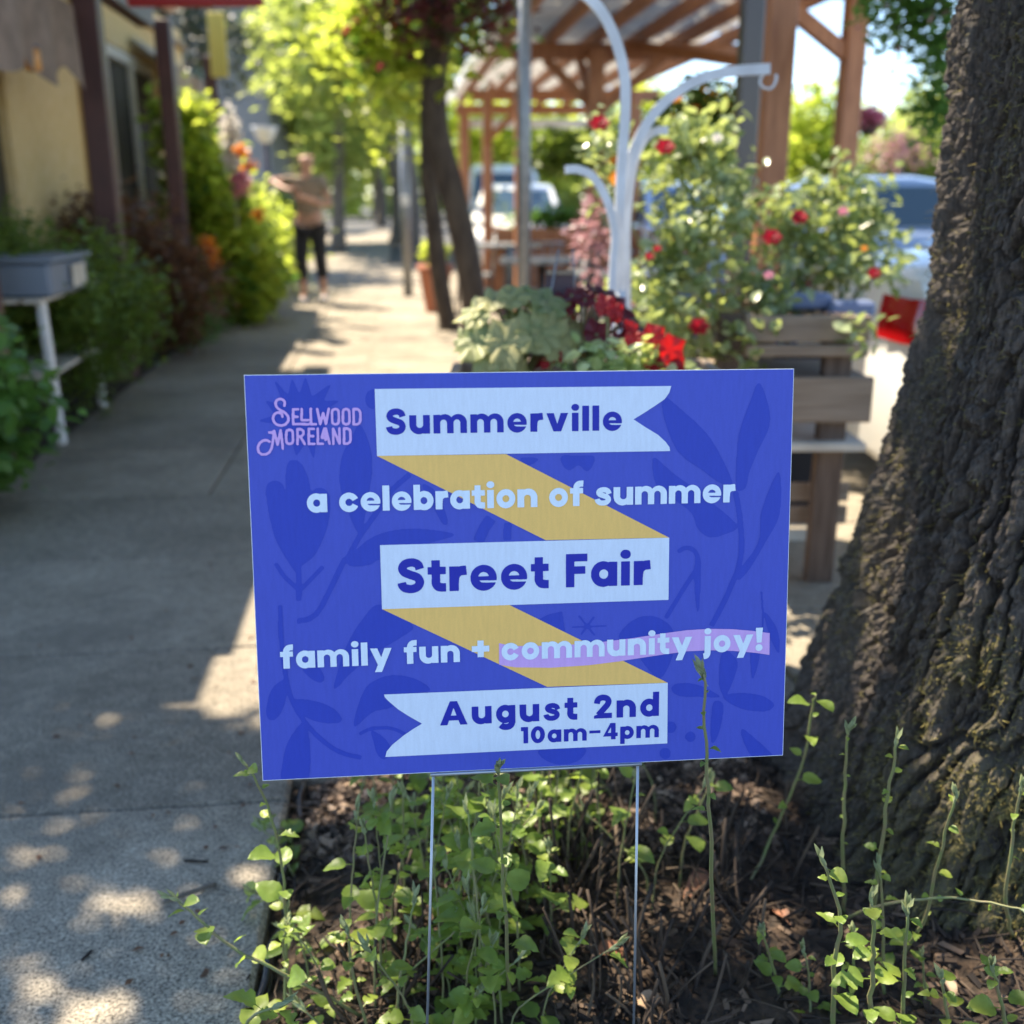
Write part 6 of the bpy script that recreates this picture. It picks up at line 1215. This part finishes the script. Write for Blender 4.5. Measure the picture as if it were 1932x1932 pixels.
J = dict(pel=(0,0,.93), wai=(0,-.01,1.08), che=(0,0,1.26), nec=(0,.0,1.42), hd0=(0,-.01,1.49), hd1=(0,-.015,1.57), hdt=(0,0,1.645),
  shL=(-.17,0,1.37), elL=(-.40,-.06,1.36), wrL=(-.20,-.26,1.27), haL=(-.12,-.29,1.26), shR=(.17,0,1.37), elR=(.25,-.05,1.10), wrR=(.04,-.24,1.16), haR=(-.03,-.27,1.19),
  hiL=(-.09,0,.88), knL=(-.11,-.06,.48), anL=(-.11,.02,.09), toL=(-.12,-.13,.03), hiR=(.09,0,.88), knR=(.10,.02,.49), anR=(.11,.12,.11), toR=(.12,-.01,.03))
R_ = dict(pel=(.15,.11), wai=(.125,.095), che=(.145,.105), nec=.052, hd0=.065, hd1=(.078,.095), hdt=.055, shL=.055, elL=.038, wrL=.026, haL=(.034,.018), shR=.055, elR=.038, wrR=.026, haR=(.034,.018), hiL=.09, knL=.058, anL=.036, toL=.03, hiR=.09, knR=.058, anR=.036, toR=.03)
ks = list(J); ei = lambda *p: [(ks.index(a), ks.index(b)) for a, b in zip(p[:-1], p[1:])]
E_ = ei('pel','wai','che','nec','hd0','hd1','hdt')+ei('che','shL','elL','wrL','haL')+ei('che','shR','elR','wrR','haR')+ei('pel','hiL','knL','anL','toL')+ei('pel','hiR','knR','anR','toR')
me = skin_mesh('person', [O+Vector(J[k]) for k in ks], E_, [R_[k] for k in ks], M['skin'])
ps = put('person', me, None, O); tag(ps, 'pedestrian in tan top and black cropped trousers with arms raised, walking toward the camera', 'person')
def limb(nm, pts, rr, mt):
    me = skin_mesh(nm, [O+Vector(p) for p in pts], [(i,i+1) for i in range(len(pts)-1)], rr, mt); return put(nm, me, ps)
V = ['pel','wai','che','nec','shL','shR']; E2 = [(0,1),(1,2),(2,3),(2,4),(2,5),(4,6),(5,7)]
vv = [O+Vector(J[k]) for k in V]+[O+lerp(Vector(J['shL']),Vector(J['elL']),.55), O+lerp(Vector(J['shR']),Vector(J['elR']),.55)]; vv[0] = vv[0]+Vector((0,0,.03)); vv[3] = vv[3]-Vector((0,0,.03))
put('shirt', skin_mesh('shirt', vv, E2, [(.17,.125),(.145,.11),(.165,.12),.066,.07,.07,.055,.055], M['shirt']), ps)
V = [O+Vector(p) for p in ((0,0,.97),(-.09,0,.86),(-.11,-.06,.48),(-.11,.0,.26),(.09,0,.86),(.10,.02,.49),(.11,.08,.27))]
put('trousers', skin_mesh('trousers', V, [(0,1),(1,2),(2,3),(0,4),(4,5),(5,6)], [(.165,.125),.11,.078,.078,.11,.078,.078], M['trouser']), ps)
for s_, a, b in ((0,'anL','toL'),(1,'anR','toR')): limb('shoe', [Vector(J[a])+Vector((0,.03,-.04)), Vector(J[b])+Vector((0,-.03,.005))], [(.048,.045),(.045,.034)], M['shoe'])
mb = MB(); hc = O+Vector((0,.015,1.60)); 
me = skin_mesh('hair', [hc+Vector((0,-.01,.045)), hc+Vector((0,.045,-.02)), hc+Vector((0,.06,-.10)), hc+Vector((.06,-.01,.0)), hc+Vector((-.06,-.01,.0))], [(0,1),(1,2),(0,3),(0,4)], [(.098,.10),.085,.06,.045,.045], M['hair']); put('hair', me, ps)
for sx in (-1,1):
    for nm, off, rr in (('eye', (.032*sx,-.10,1.575), .011),):
        mb = MB(); mb.lathe(O+Vector(off), [(.001,-rr),(rr,0),(.001,rr)], 8); mb.build(nm, M['black'], ps, smooth=True)
mb = MB(); mb.lathe(O+Vector((0,-.108,1.555)), [(.001,-.018),(.014,-.01),(.006,.02),(.001,.024)], 8); mb.build('nose', M['skin'], ps, smooth=True)
for hn, d in (('haL', Vector((.09,-.03,-.005))), ('haR', Vector((-.08,-.02,.02)))):
    for k in range(5):
        b = O+Vector(J[hn])+Vector((0,0,-.03+.014*k)); e = b+d*(.75 if k in (0,) else 1)*(.9+.05*k if k < 4 else .6)+Vector((0,-.01,-.01 if k < 4 else .035)); mb = MB(); mb.tube([b, lerp(b,e,.5)+Vector((0,-.008,0)), e], [.009,.0085,.006], 7); mb.build('finger' if k < 4 else 'thumb', M['skin'], ps, smooth=True)
bpy.context.view_layer.update()
